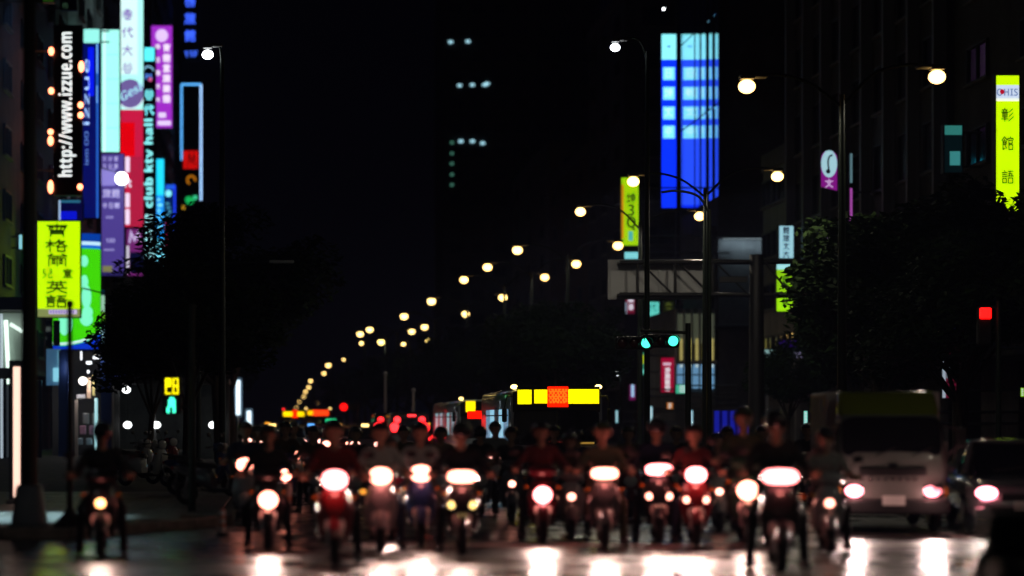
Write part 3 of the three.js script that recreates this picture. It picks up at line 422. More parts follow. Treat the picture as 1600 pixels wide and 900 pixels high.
{ // capsule sign
  const D = 96, a = at(1283, 298, D), b = at(1308, 235, D), w = b.x - a.x, h = b.y - a.y, t = thing('capsule_sign', 'round topped white and purple sign with black curl', 'sign', [(a.x + b.x) / 2, a.y, -D]);
  const sh = new THREE.Shape(); sh.moveTo(-w / 2, h * 0.1); sh.lineTo(w / 2, 0); sh.lineTo(w / 2, h - w / 2); sh.absarc(0, h - w / 2, w / 2, 0, Math.PI); sh.closePath();
  part(t, 'housing', new THREE.ExtrudeGeometry(sh, { depth: 0.2, bevelEnabled: false }).translate(0, 0, -0.21), M.housing);
  const g = new THREE.ShapeGeometry(sh, 20), p = g.attributes.position, uv = g.attributes.uv; for (let i = 0; i < p.count; i++) uv.setXY(i, p.getX(i) / w + 0.5, p.getY(i) / h);
  part(t, 'lit_face', g, lit(print(128, 320, (c, W, Hh) => { fillBG(c, W, Hh, '#8a188c'); c.fillStyle = '#b4e4f0'; c.beginPath(); c.ellipse(W / 2, Hh * 0.33, W * 0.5, Hh * 0.34, 0, 0, 7); c.fill(); c.strokeStyle = '#101820'; c.lineWidth = W * 0.1; c.beginPath(); c.moveTo(W * 0.72, Hh * 0.12); c.quadraticCurveTo(W * 0.3, Hh * 0.12, W * 0.5, Hh * 0.5); c.stroke(); c.fillStyle = '#101820'; c.beginPath(); c.arc(W * 0.44, Hh * 0.52, W * 0.14, 0, 7); c.fill(); c.strokeStyle = '#e0b8f0'; han(c, 'wen', W * 0.25, Hh * 0.72, W * 0.5, W * 0.08); }), 0.8));
  part(t, 'bracket', rod([w / 2, h * 0.5, -0.1], [w / 2 + 2.2, h * 0.5, -0.1], 0.06), M.galv);
}
{ const D = 93, a = at(1330, 360, D), h = 120 * D / F, t = thing('neon_sign', 'thin pink and white vertical neon strip', 'sign', a); part(t, 'backing', box(0.16, h, 0.1, 0, h / 2, -0.08), M.housing); part(t, 'neon_tube', rod([0, 0, 0], [0, h * 0.55, 0], 0.05), glow(0.7, 0.12, 0.7, 0.5)); part(t, 'neon_tube', rod([0, h * 0.62, 0], [0, h, 0], 0.05), glow(0.3, 0.6, 0.7, 0.3)); part(t, 'bracket', rod([0.05, h * 0.5, -0.08], [1.8, h * 0.5, -0.08], 0.05), M.galv); }
sign('shop_sign', 'yellow vertical sign with white letter band behind leaves at the right edge', [1552, 117, 1592, 332], 73, (c, w, h) => { fillBG(c, w, h, '#ccff00'); c.fillStyle = '#c8d8f0'; c.fillRect(0, h * 0.07, w, h * 0.1); c.fillStyle = '#7888b0'; c.font = `bold ${Math.round(h * 0.075)}px sans-serif`; c.fillText('OHIS', 0, h * 0.15); c.fillStyle = '#b00828'; c.beginPath(); c.arc(w * 0.26, h * 0.12, w * 0.1, 0, 7); c.fill(); c.fillStyle = '#f8ffe8'; c.fillRect(0, h * 0.17, w, h * 0.02); c.strokeStyle = '#2a4a00'; han(c, 'zhang', w * 0.22, h * 0.24, w * 0.56, w * 0.05); han(c, 'guan', w * 0.22, h * 0.45, w * 0.56, w * 0.05); han(c, 'yu', w * 0.22, h * 0.7, w * 0.56, w * 0.05); }, 1.1, { light: [0.8, 1, 0.05, 0.25] });
sign('shop_sign', 'dim teal square sign behind the trees left of the yellow sign', [1472, 195, 1503, 272], 80, (c, w, h) => { fillBG(c, w, h, '#06181c'); c.fillStyle = '#3c9890'; c.fillRect(0, 0, w, h * 0.2); c.fillStyle = '#48a8a8'; c.fillRect(w * 0.3, h * 0.55, w * 0.6, h * 0.3); }, 0.55);
sign('shop_sign', 'blue sign glimpsed through the right hand tree', [1462, 448, 1506, 520], 76, (c, w, h) => { fillBG(c, w, h, '#0820c0'); c.fillStyle = '#58b8ff'; for (let k = 0; k < 4; k++) c.fillRect(w * 0.2 * k, h * (0.1 + 0.22 * k), w * 0.4, h * 0.14); }, 0.8);
sign('shop_sign', 'blue and cyan sign glimpsed between leaves at the right edge', [1556, 470, 1600, 500], 75, (c, w, h) => { fillBG(c, w, h, '#1028b0'); c.fillStyle = '#90e8f0'; c.fillRect(w * 0.4, 0, w * 0.6, h * 0.6); }, 0.7);
sign('shop_sign', 'crimson and white board with blue emblem beside tree trunks', [1468, 530, 1502, 624], 74, (c, w, h) => { fillBG(c, w, h, '#6a1030'); c.fillStyle = '#b8c8d8'; c.fillRect(0, 0, w * 0.18, h); c.fillStyle = '#708890'; c.fillRect(w * 0.2, h * 0.4, w * 0.8, h * 0.26); c.fillStyle = '#2060f0'; c.beginPath(); c.ellipse(w * 0.6, h * 0.53, w * 0.26, h * 0.06, -0.4, 0, 7); c.fill(); c.fillStyle = '#98c8f8'; c.beginPath(); c.arc(w * 0.75, h * 0.5, w * 0.1, 0, 7); c.fill(); c.fillStyle = '#2c0a10'; for (let k = 0; k < 3; k++) c.fillRect(w * 0.25, h * (0.7 + k * 0.09), w * 0.7, h * 0.05); }, 0.6);
sign('shop_sign', 'violet shop fascia under the lime sign', [1214, 531, 1246, 551], 106, (c, w, h) => fillBG(c, w, h, '#2c0a68'), 0.7);
sign('shop_sign', 'pale shop fascia strip under the violet fascia', [1192, 545, 1262, 560], 105, (c, w, h) => { fillBG(c, w, h, '#20303c'); c.fillStyle = '#88b0b0'; c.fillRect(0, 0, w * 0.26, h); c.fillStyle = '#b0a8d8'; c.fillRect(w * 0.66, h * 0.3, w * 0.3, h * 0.7); c.fillStyle = '#a04030'; c.fillRect(w * 0.44, h * 0.4, w * 0.1, h * 0.4); }, 0.7);
sign('shop_sign', 'small pink and blue sign between trees', [1276, 540, 1302, 556], 100, (c, w, h) => { fillBG(c, w, h, '#a06080'); c.fillStyle = '#b8c0f0'; c.fillRect(w * 0.5, 0, w * 0.5, h * 0.8); c.fillStyle = '#e01818'; c.fillRect(0, h * 0.4, w * 0.15, h * 0.4); }, 0.7);
sign('shop_sign', 'bright blue sign glimpsed through leaves right of the white sign', [1279, 397, 1312, 412], 98, (c, w, h) => { fillBG(c, w, h, '#1c6cd8'); c.fillStyle = '#80e0ff'; c.fillRect(w * 0.1, h * 0.2, w * 0.4, h * 0.6); }, 0.85);
sign('shop_sign', 'small pink lit sign glimpsed above the bright blue sign', [1285, 367, 1312, 378], 97, (c, w, h) => { fillBG(c, w, h, '#40184c'); c.fillStyle = '#e0c0ff'; c.fillRect(0, 0, w * 0.45, h); }, 0.85);
sign('light_screen', 'dim blue curtain-like screen behind the riders on the right', [1112, 640, 1188, 684], 88, (c, w, h) => { fillBG(c, w, h, '#08085c'); c.fillStyle = '#1820a8'; for (let k = 0; k < 6; k++) c.fillRect(w * (0.02 + k * 0.17), 0, w * 0.1, h); }, 0.6, { bracket: 0 });
[[1013, 634, 1020, 668, '#b8f0ff', 'slim white sign low behind the riders right of the bus'], [1076, 640, 1083, 672, '#a8e8ff', 'slim white sign low behind the maroon jacket rider'], [1054, 600, 1078, 616, '#48c8a0', 'small green sign under the glazed shop'], [960, 640, 966, 662, '#8fd8e8', 'slim pale sign just right of the bus'], [1096, 618, 1108, 640, '#3a50d8', 'small blue sign under the grey panelled block'], [1040, 628, 1052, 640, '#d07828', 'small orange sign above the navy rider'], [996, 606, 1003, 622, '#c04080', 'tiny pink sign right of the small cool lamp'], [1252, 640, 1262, 666, '#90f0e0', 'small pale teal sign beside the truck box'], [1590, 604, 1600, 622, '#98d820', 'small lime sign low at the right edge']].forEach(([a, b, c, d, col, l]) => sign('shop_sign', l, [a, b, c, d], a > 1200 ? 74 : 124, (x, w, h) => { fillBG(x, w, h, col); x.fillStyle = '#e8fbff'; for (let k = 0; k < 4; k++) x.fillRect(w * 0.25, h * (0.1 + k * 0.22), w * 0.5, h * 0.12); }, 0.75, { group: 'small street level signs on the right' }));
// ---------------------------------------------------------------- street lamps
const lensGeo = ball(0.2, 0, 0, 0, 1.05, 0.86, 0.9, 22, 16);
function lampHead(t, pos, toward, lensMat, lightI, col, sc = 1) {
  const h = part(t, 'lamp_head', [rbox(0.7 * sc, 0.09, 0.3 * sc, -toward * 0.08, 0.12, 0, 0.04), rbox(0.34 * sc, 0.06, 0.3 * sc, toward * 0.08, 0.07, 0, 0.02)], M.galv); h.position.set(...pos);
  const l = part(h, 'lamp_lens', lensGeo.clone().scale(sc, sc, sc), lensMat); l.position.set(toward * 0.08, -0.13, 0);
  if (lightI) { const L = new THREE.SpotLight(col, lightI, 0, 1.5, 0.12, 2); L.position.set(pos[0] + toward * 0.08, pos[1] - 0.4 * sc, pos[2]); L.target.position.set(pos[0] + toward * 0.4, 0, pos[2]); L.castShadow = true; L.shadow.radius = 8; t.add(L, L.target); }
}
const warmC = lin(1, 0.9, 0.72);
function twinLamp(label, [ax, ay], [bx, by], hh, mat = M.lampWarm, li = 5, sc = 1) {
  const s = ((VY - (ay + by) / 2)) / (hh - H), D = F / s, mid = ((ax + bx) / 2 - VX) / s, half = (bx - ax) / 2 / s;
  const t = thing('street_lamp', label, 'street lamp', [mid, 0.15, -D], 0, 'twin arm street lamps on the median');
  part(t, 'pole', [rod([0, 0, 0], [0, hh - 0.6, 0], 0.13, 0.07, 14), put(new THREE.CylinderGeometry(0.2, 0.26, 0.8, 14), 0, 0.4, 0)], M.greenPole);
  const yl = H - (ay - VY) / s, yr = H - (by - VY) / s;
  for (const [sd, y] of [[-1, yl], [1, yr]]) { part(t, 'arm', tube([[0, hh - 0.9, 0], [sd * half * 0.35, y - 0.2, 0], [sd * half * 0.7, y + 0.02, 0], [sd * (half - 0.25), y + 0.0, 0]], 0.04), M.greenPole); lampHead(t, [sd * half, y - 0.15, 0], sd, mat, li, warmC, sc); }
  return t;
}
[[[1172, 127], [1459, 112], 'nearest twin arm street lamp with the two largest warm lights'], [[993, 278], [1211, 270], 'twin arm street lamp over the yellow green sign'], [[910, 326], [1090, 333], 'third twin arm street lamp, right light in front of the blue sign'],
 [[811, 387], [963, 380], 'fourth twin arm street lamp along the median'], [[764, 414], [898, 409], 'fifth twin arm street lamp along the median'], [[727, 434], [849, 430], 'sixth twin arm street lamp, right light smaller'], [[676, 468], [784, 462], 'seventh twin arm street lamp above the dark trees'],
 [[633, 492], [726, 488], 'eighth twin arm street lamp above the dark trees'], [[579, 513], [662, 509], 'ninth twin arm street lamp, warm pair above the trees'], [[564, 520], [642, 516], 'tenth twin arm street lamp close beside the ninth']].forEach(([a, b, l], i) => twinLamp(l, a, b, 10.25, i > 5 ? M.lampFar : M.lampWarm, i < 7 ? [9, 20, 20, 6, 5, 5, 4][i] : 0, i > 5 ? 1.35 : i > 2 ? 1.15 : 1));
function singleLamp(label, px, py, hh, armPx, mat, li = 0, sc = 1, name = 'street_lamp') {
  const s = (VY - py) / (hh - H), D = F / s, x = (px - VX) / s, half = armPx / s;
  const t = thing(name, label, 'street lamp', [x + half, 0.13, -D], 0, 'single street lamps');
  part(t, 'pole', [rod([0, 0, 0], [0, hh - 0.4, 0], 0.11, 0.06, 12), put(new THREE.CylinderGeometry(0.17, 0.2, 0.6, 12), 0, 0.3, 0)], M.greenPole);
  part(t, 'arm', tube([[0, hh - 0.6, 0], [-half * 0.3, hh - 0.02, 0], [-half * 0.85, hh + 0.02, 0]], 0.035), M.greenPole);
  lampHead(t, [-half, hh - 0.15, 0], -Math.sign(half) || -1, mat, li, warmC, sc);
}
singleLamp('large yellowish street lamp in the middle distance', 597, 532, 8.4, 5, M.lampYel, 3, 1.25);
singleLamp('small yellow street lamp right of the large yellowish one', 671, 530, 8.2, 10, M.lampYel, 0, 1.0);
singleLamp('tiny street lamp between the two yellow ones', 632, 535, 8, 8, M.lampFar, 0, 0.75);
[[566, 534], [514, 569], [507, 582], [486, 594], [483, 604], [478, 611], [475, 619], [468, 627], [463, 636], [496, 629], [538, 560]].forEach(([px, py], i) => singleLamp(['faint lamp below the tenth twin lamp', 'brightest lamp of the far chain running down to the horizon', 'second lamp of the far chain', 'third lamp of the far chain', 'fourth lamp of the far chain', 'fifth lamp of the far chain', 'sixth lamp of the far chain', 'seventh lamp of the far chain', 'lowest lamp of the far chain at the horizon', 'faint far lamp right of the chain', 'faint far lamp among the dark trees'][i], px, py, 9, i === 1 ? 5 : 4, M.lampFar, 0, [0.8, 1.4, 1.1, 1.3, 1.5, 1.6, 1.6, 1.7, 2.2, 1.4, 0.7][i]));
singleLamp('cool white lamp high beside the hotel sign', 329, 77, 12, 18, M.lampCool, 0, 0.75);
singleLamp('cool white lamp high on the right with short arm', 965, 67, 14, 46, M.lampCool, 0, 0.75);
singleLamp('small cool lamp above the riders right of the bus', 964, 581, 5, 6, M.lampCool, 0, 0.75);
{ // a twin lamp of the same row beside the camera, right of the frame: it lights the truck and mirrors in its roof
  const t = thing('street_lamp', 'twin arm street lamp of the median row outside the right edge', 'street lamp', [13.7, 0.15, -20], 0, 'twin arm street lamps on the median'), hh = 10.25;
  part(t, 'pole', [rod([0, 0, 0], [0, hh - 0.6, 0], 0.13, 0.07, 14), put(new THREE.CylinderGeometry(0.2, 0.26, 0.8, 14), 0, 0.4, 0)], M.greenPole);
  for (const sd of [-1, 1]) { part(t, 'arm', tube([[0, hh - 0.9, 0], [sd * 0.8, hh - 0.2, 0], [sd * 1.6, hh + 0.02, 0], [sd * 2.05, hh, 0]], 0.04), M.greenPole); lampHead(t, [sd * 2.3, hh - 0.15, 0], sd, M.lampWarm, 9, warmC, 1); }
}
{ // a single lamp at the near left corner, left of the frame
  const t = thing('street_lamp', 'single street lamp outside the left edge near the camera', 'street lamp', [-6.2, 0, -17], 0, 'single street lamps');
  part(t, 'pole', rod([0, 0, 0], [0, 8, 0], 0.12, 0.07, 14), M.greenPole); part(t, 'arm', tube([[0, 7.8, 0], [0.3, 8.3, 0], [1.0, 8.4, 0]], 0.04), M.greenPole); lampHead(t, [1.2, 8.25, 0], 1, M.lampCool, 3.5, lin(0.7, 1, 0.85), 1);
}
{ // unlit tube lamp over the left tree
  const p = at(440, 409, 74), t = thing('street_lamp', 'unlit pale lamp arm sticking out of the left tree', 'street lamp', [p.x - 3.0, 0.13, p.z], 0, 'single street lamps');
  part(t, 'pole', rod([0, 0, 0], [0, p.y - 0.13, 0], 0.11, 0.06), M.greenPole); part(t, 'arm', rod([0, p.y - 0.2, 0], [2.7, p.y - 0.15, 0], 0.04), M.greenPole); part(t, 'lamp_head', rbox(0.9, 0.1, 0.3, 3.0, p.y - 0.13, 0, 0.04), std(0.6, 0.62, 0.58, 0.4));
}
{ // near pole on the left, its cool lamp above the frame
  const D = 31, s = F / D, t = thing('street_lamp', 'thick lamp pole with tapered base at the left edge', 'street lamp', [(46 - VX) / s, 0.14, -D]);
  part(t, 'pole', rod([0, 0.5, 0], [0, 9.0, 0], 0.125, 0.085, 20), M.greenPole);
  part(t, 'base', loft([ringY(0, 0, 0, 0.3, 0.3, 6), ringY(0.05, 0, 0, 0.3, 0.3, 6), ringY(0.06, 0, 0, 0.26, 0.26, 6), ringY(0.6, 0, 0, 0.19, 0.19, 6), ringY(0.64, 0, 0, 0.16, 0.16, 4)]), std(0.14, 0.17, 0.2, 0.5, 0.3));
  part(t, 'arm', tube([[0, 8.8, 0], [-0.3, 9.5, -0.4], [-0.75, 9.65, -2.4], [-0.9, 9.65, -4.0]], 0.045), M.greenPole);
  const h = part(t, 'lamp_head', [rbox(0.36, 0.16, 0.9, -0.9, 9.6, -4.4, 0.07)], M.galv); part(h, 'lamp_lens', ball(0.22, -0.9, 9.5, -4.45, 0.8, 0.5, 1.4), M.lampCool);
  const L = new THREE.SpotLight(lin(0.55, 0.9, 1), 620, 0, 0.25, 0.5, 2); L.position.set(-0.9, 9.1, -4.45); L.target.position.set(-0.75, 0, -2.9); L.castShadow = true; L.shadow.radius = 8; t.add(L, L.target);
}
// ---------------------------------------------------------------- signals, gantry, posts
{ // bus stop pole with weighted foot
  const D = 30.9, s = F / D, t = thing('stop_pole', 'thin black stop pole with cone shaped foot under the yellow sign', 'post', [(109 - VX) / s, 0.14, -D]);
  part(t, 'pole', rod([0, 0.1, 0], [0, 3.35, 0], 0.045, 0.04), M.black); part(t, 'foot', loft([ringY(0, 0, 0, 0.24, 0.24, 2), ringY(0.06, 0, 0, 0.24, 0.24, 2), ringY(0.2, 0, 0, 0.1, 0.1, 2), ringY(0.3, 0, 0, 0.05, 0.05, 2)]), M.black); part(t, 'cap', ball(0.06, 0, 3.37, 0), M.black);
}
{ // pedestrian signal on the left
  const D = 36, s = F / D, t = thing('pedestrian_signal', 'pedestrian signal with yellow countdown above green walking figure', 'traffic light', [(300 - VX) / s, 0.13, -D]);
  const cy = H - (618 - VY) / s - 0.13, cx = (269 - 300) / s;
  part(t, 'pole', rod([0, 0, 0], [0, cy + 1.6, 0], 0.07, 0.055, 14), M.greenPole); part(t, 'arm', [rod([0, cy + 0.2, 0], [cx + 0.1, cy + 0.2, 0], 0.03), rod([0, cy - 0.2, 0], [cx + 0.1, cy - 0.2, 0], 0.03)], M.black);
  part(t, 'housing', [rbox(0.34, 0.32, 0.18, cx, cy + 0.165, 0, 0.03), rbox(0.34, 0.32, 0.18, cx, cy - 0.165, 0, 0.03), box(0.34, 0.02, 0.16, cx, cy + 0.31, 0.16), box(0.34, 0.02, 0.16, cx, cy - 0.02, 0.16)], M.black);
  const dots = (fn, mat, nm, y0) => { const g = []; for (let i = 0; i < 9; i++) for (let j = 0; j < 11; j++) if (fn(i, j)) g.push(put(new THREE.SphereGeometry(0.013, 6, 4), cx - 0.104 + i * 0.026, y0 - 0.13 + j * 0.026, 0.095)); part(t, nm, g, mat); };
  dots((i, j) => (i < 4 && (j === 0 || j === 5 || j === 10 || (i === 3 && j > 5) || (i === 0 && j < 5))) || (i > 4 && (i === 5 || i === 8 || j === 0 || j === 10 || j === 5)) || (j > 5 && i < 4), M.sigYel, 'countdown_display', cy + 0.165);
  dots((i, j) => (j > 8 && i > 2 && i < 6) || (j > 3 && j < 9 && i > 1 && i < 7) || (j < 4 && (i === 2 || i === 6 || i === 1 || i === 5)), M.sigGreen, 'walking_figure_display', cy - 0.165);
}
function signalHead(t, cx, cy, lens, label) {
  const h = part(t, 'signal_head', [rbox(1.14, 0.4, 0.2, cx, cy, -0.02, 0.08), ...[-0.36, 0, 0.36].map((d) => put(new THREE.CylinderGeometry(0.175, 0.175, 0.24, 18, 1, true, Math.PI * 0.5, Math.PI), cx + d, cy, 0.18, Math.PI / 2))], M.black, label);
  [-0.36, 0, 0.36].forEach((d, i) => part(h, 'signal_lens', ball(0.15, cx + d, cy, 0.08, 1, 1, 0.35), lens[i]));
}
{
  const D = 62, s = F / D, t = thing('traffic_light', 'traffic light mast with two round green signals under the gantry', 'traffic light', [(1075 - VX) / s, 0.13, -D]);
  const y = (py) => H - (py - VY) / s - 0.13; part(t, 'pole', rod([0, 0, 0], [0, y(505), 0], 0.1, 0.08, 14), M.greenPole); part(t, 'arm', rod([0, y(520), 0], [(1000 - 1075) / s, y(516), 0], 0.05), M.greenPole);
  const off = std(0.05, 0.01, 0.01, 0.2), lensG = M.sigGreen;
  signalHead(t, (1009 - 1075) / s - 0.36, y(536), [off, off, lensG]); signalHead(t, (1051 - 1075) / s - 0.36, y(533), [off, off, lensG]);
}
{
  const D = 58, s = F / D, t = thing('traffic_light', 'red traffic light among the leaves of the right tree', 'traffic light', [(1560 - VX) / s, 0.13, -D]);
  const y = (py) => H - (py - VY) / s - 0.13; part(t, 'pole', rod([0, 0, 0], [0, y(470), 0], 0.09, 0.07), M.greenPole); part(t, 'arm', rod([0, y(480), 0], [(1530 - 1560) / s, y(480), 0], 0.04), M.greenPole);
  part(t, 'signal_head', [rbox(0.4, 1.1, 0.2, (1538 - 1560) / s, y(490) - 0.34, -0.04, 0.06)], M.black); part(t, 'signal_lens', rbox(0.34, 0.33, 0.1, (1538 - 1560) / s, y(490), 0.1, 0.08), M.sigRed);
}
{
  const D = 150, s = F / D, t = thing('traffic_light', 'far red traffic light above the small green display', 'traffic light', [(560 - VX) / s, 0, -D]); const y = (py) => H - (py - VY) / s;
  part(t, 'pole', rod([0, 0, 0], [0, y(630), 0], 0.1), M.greenPole); part(t, 'arm', rod([0, y(631), 0], [(530 - 560) / s, y(631), 0], 0.05), M.greenPole); part(t, 'signal_head', rbox(1.2, 0.45, 0.2, (537 - 560) / s + 0.3, y(636), -0.05, 0.06), M.black); part(t, 'signal_lens', ball(0.27, (537 - 560) / s, y(636), 0.05, 1, 1, 0.5), M.sigRed);
}
{
  const D = 160, s = F / D, p = at(517, 661, D), t = thing('led_display', 'small green lit display hanging over the far traffic', 'sign', [p.x, 0, -D]); const y = H;
  part(t, 'post', rod([1.2, 0, -0.1], [1.2, p.y + 0.5, -0.1], 0.06), M.greenPole); part(t, 'housing', rbox(1.3, 0.5, 0.2, 0.3, p.y + 0.2, -0.02, 0.04), M.black); part(t, 'display_face', box(0.8, 0.24, 0.02, 0, p.y + 0.2, 0.1), glow(0.02, 0.8, 0.3, 1.1));
}
{ // overhead gantry seen from behind
  const D = 80, s = F / D, X = (px) => (px - VX) / s, Y = (py) => H - (py - VY) / s, x0 = X(1182), t = thing('sign_gantry', 'overhead truss gantry carrying a blank grey sign back', 'gantry', [x0, 0.1, -D]);
  const r = (a, b, w) => rod([X(a[0]) - x0, Y(a[1]) - 0.1, a[2] ?? 0], [X(b[0]) - x0, Y(b[1]) - 0.1, b[2] ?? 0], w, w, 8);
  part(t, 'column', [put(new THREE.CylinderGeometry(0.26, 0.32, Y(398) - 0.1, 20), 0, (Y(398) - 0.1) / 2, 0), put(new THREE.CylinderGeometry(0.5, 0.5, 0.12, 20), 0, 0.06, 0)], M.black);
  part(t, 'chord', r([968, 410], [1292, 408], 0.085), M.black); part(t, 'chord', r([968, 460], [1292, 461], 0.085), M.black);
  part(t, 'chord', r([968, 410, -0.6], [1292, 408, -0.6], 0.07), M.black); part(t, 'chord', r([968, 460, -0.6], [1292, 461, -0.6], 0.07), M.black);
  for (const px of [996, 1055, 1114, 1240, 1290]) part(t, 'upright', r([px, 409], [px, 461], 0.06), M.black);
  for (const px of [996, 1055, 1114, 1190]) part(t, 'diagonal', r([px + 6, 411], [px + (px > 1150 ? 46 : 55), 460], 0.045), M.black);
  const pan = part(t, 'sign_back', rbox(X(1118) - X(955), Y(403) - Y(466), 0.05, (X(955) + X(1118)) / 2 - x0, (Y(403) + Y(466)) / 2 - 0.1, -0.85, 0.02), M.alu);
  for (const px of [960, 1036, 1112]) part(pan, 'stiffener', box(0.07, 1.5, 0.05, X(px) - x0, Y(435) - 0.1, -0.8), M.alu);
  part(t, 'small_sign_back', rbox(1.1, 0.24, 0.06, X(1145) - x0, Y(437) - 0.1, 0.1, 0.02), M.black);
}
{ const D = 56, s = F / D, t = thing('lamp_post', 'thin dark post standing in front of the glazed shop', 'post', [(1108 - VX) / s, 0.13, -D]); part(t, 'pole', rod([0, 0, 0], [0, 7.4, 0], 0.08, 0.05), M.greenPole); part(t, 'arm', tube([[0, 7.3, 0], [-0.3, 7.75, 0], [-0.9, 7.9, 0], [-1.3, 7.86, 0]], 0.035), M.greenPole); part(t, 'base', put(new THREE.CylinderGeometry(0.13, 0.16, 0.5, 14), 0, 0.25, 0), M.greenPole); }
for (const [px, d, h, l] of [[602, 120, 4.4, 'thin pale post left of the white bus'], [646, 105, 3.2, 'short pale post beside the white bus']]) { const t = thing('lamp_post', l, 'post', [(px - VX) * d / F, 0.1, -d]); part(t, 'pole', rod([0, 0, 0], [0, h, 0], 0.09, 0.07), M.alu); part(t, 'cap', ball(0.12, 0, h, 0), M.alu); }
// posts added to stand in for bright glints near the kerb end
const refl = std(0.9, 0.88, 0.85, 0.25, 0.2);
for (const [px, yb, l, h] of [[451, 842, 'added white post standing in for a glint left of the red shirted rider', 0.85], [348, 838, 'added white post standing in for a glint at the pavement corner', 0.42]]) {
  const s = (yb - VY) / H, D = F / s, t = thing('glint_post', l, 'post', [(px - VX) / s, 0, -D], 0, 'posts added for glints'); part(t, 'shaft', put(new THREE.CylinderGeometry(0.04, 0.045, h, 14), 0, h / 2, 0), std(0.7, 0.2, 0.06, 0.4)); for (let k = 0; k < 3; k++) part(t, 'glint_band', put(new THREE.CylinderGeometry(0.045, 0.046, h * 0.2, 14, 1, true), 0, h * (0.25 + k * 0.3), 0), refl); part(t, 'foot', put(new THREE.CylinderGeometry(0.06, 0.13, 0.06, 16), 0, 0.03, 0), M.black);
}
// ---------------------------------------------------------------- left shop fronts, shelter and light boxes
{ // slim warm light box on the pavement
  const D = 39.5, s = F / D, t = thing('advert_pillar', 'slim warm lit advertising pillar at the left edge', 'light box', [(29 - VX) / s, 0.13, -D]);
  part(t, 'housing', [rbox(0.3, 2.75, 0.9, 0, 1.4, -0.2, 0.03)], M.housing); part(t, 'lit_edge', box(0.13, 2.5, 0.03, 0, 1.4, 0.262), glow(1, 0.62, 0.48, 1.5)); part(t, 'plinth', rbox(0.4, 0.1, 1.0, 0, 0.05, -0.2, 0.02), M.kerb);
}
{ // corner shop, far left
  const D = 88, s = F / D, X = (px) => (px - VX) / s, Y = (py) => H - (py - VY) / s - 0.13, x0 = X(20), t = thing('corner_shop', 'cut off shopfront with white tube lights at the left edge', 'shop', [x0, 0.13, -D]);
  const bx = (a, b, c, d, z, dp = 0.3) => box(X(c) - X(a), Y(b) - Y(d), dp, (X(a) + X(c)) / 2 - x0, (Y(b) + Y(d)) / 2, z);
  part(t, 'canopy', bx(-20, 466, 42, 486, 0, 2.0), M.concrete); part(t, 'fascia', bx(-20, 488, 36, 580, -0.6, 0.2), std(0.55, 0.6, 0.55, 0.5));
  part(t, 'glow_strip', rod([X(8) - x0, Y(500), -0.2], [X(13) - x0, Y(600), -0.2], 0.09), glow(0.75, 1, 0.85, 1.6)); part(t, 'glow_strip', rod([X(15) - x0, Y(506), -0.2], [X(35) - x0, Y(518), -0.2], 0.08), glow(0.8, 1, 0.9, 1.2)); part(t, 'glow_strip', rod([X(1) - x0, Y(490), -0.2], [X(2) - x0, Y(850), -0.2], 0.06), glow(0.7, 0.85, 1, 0.5));
  part(t, 'lower_fascia', bx(-20, 575, 34, 592, 0, 0.6), M.alu); part(t, 'door_glass', bx(-20, 594, 60, 748, -1.2, 0.1), M.pane);
  const L = new THREE.RectAreaLight(lin(0.8, 1, 0.9), 1.2, 1.2, 0.2); L.position.set(0, Y(500), 0.2); L.lookAt(L.position.x + x0, L.position.y + 0.13 - 3, -D + 2); t.add(L);
}
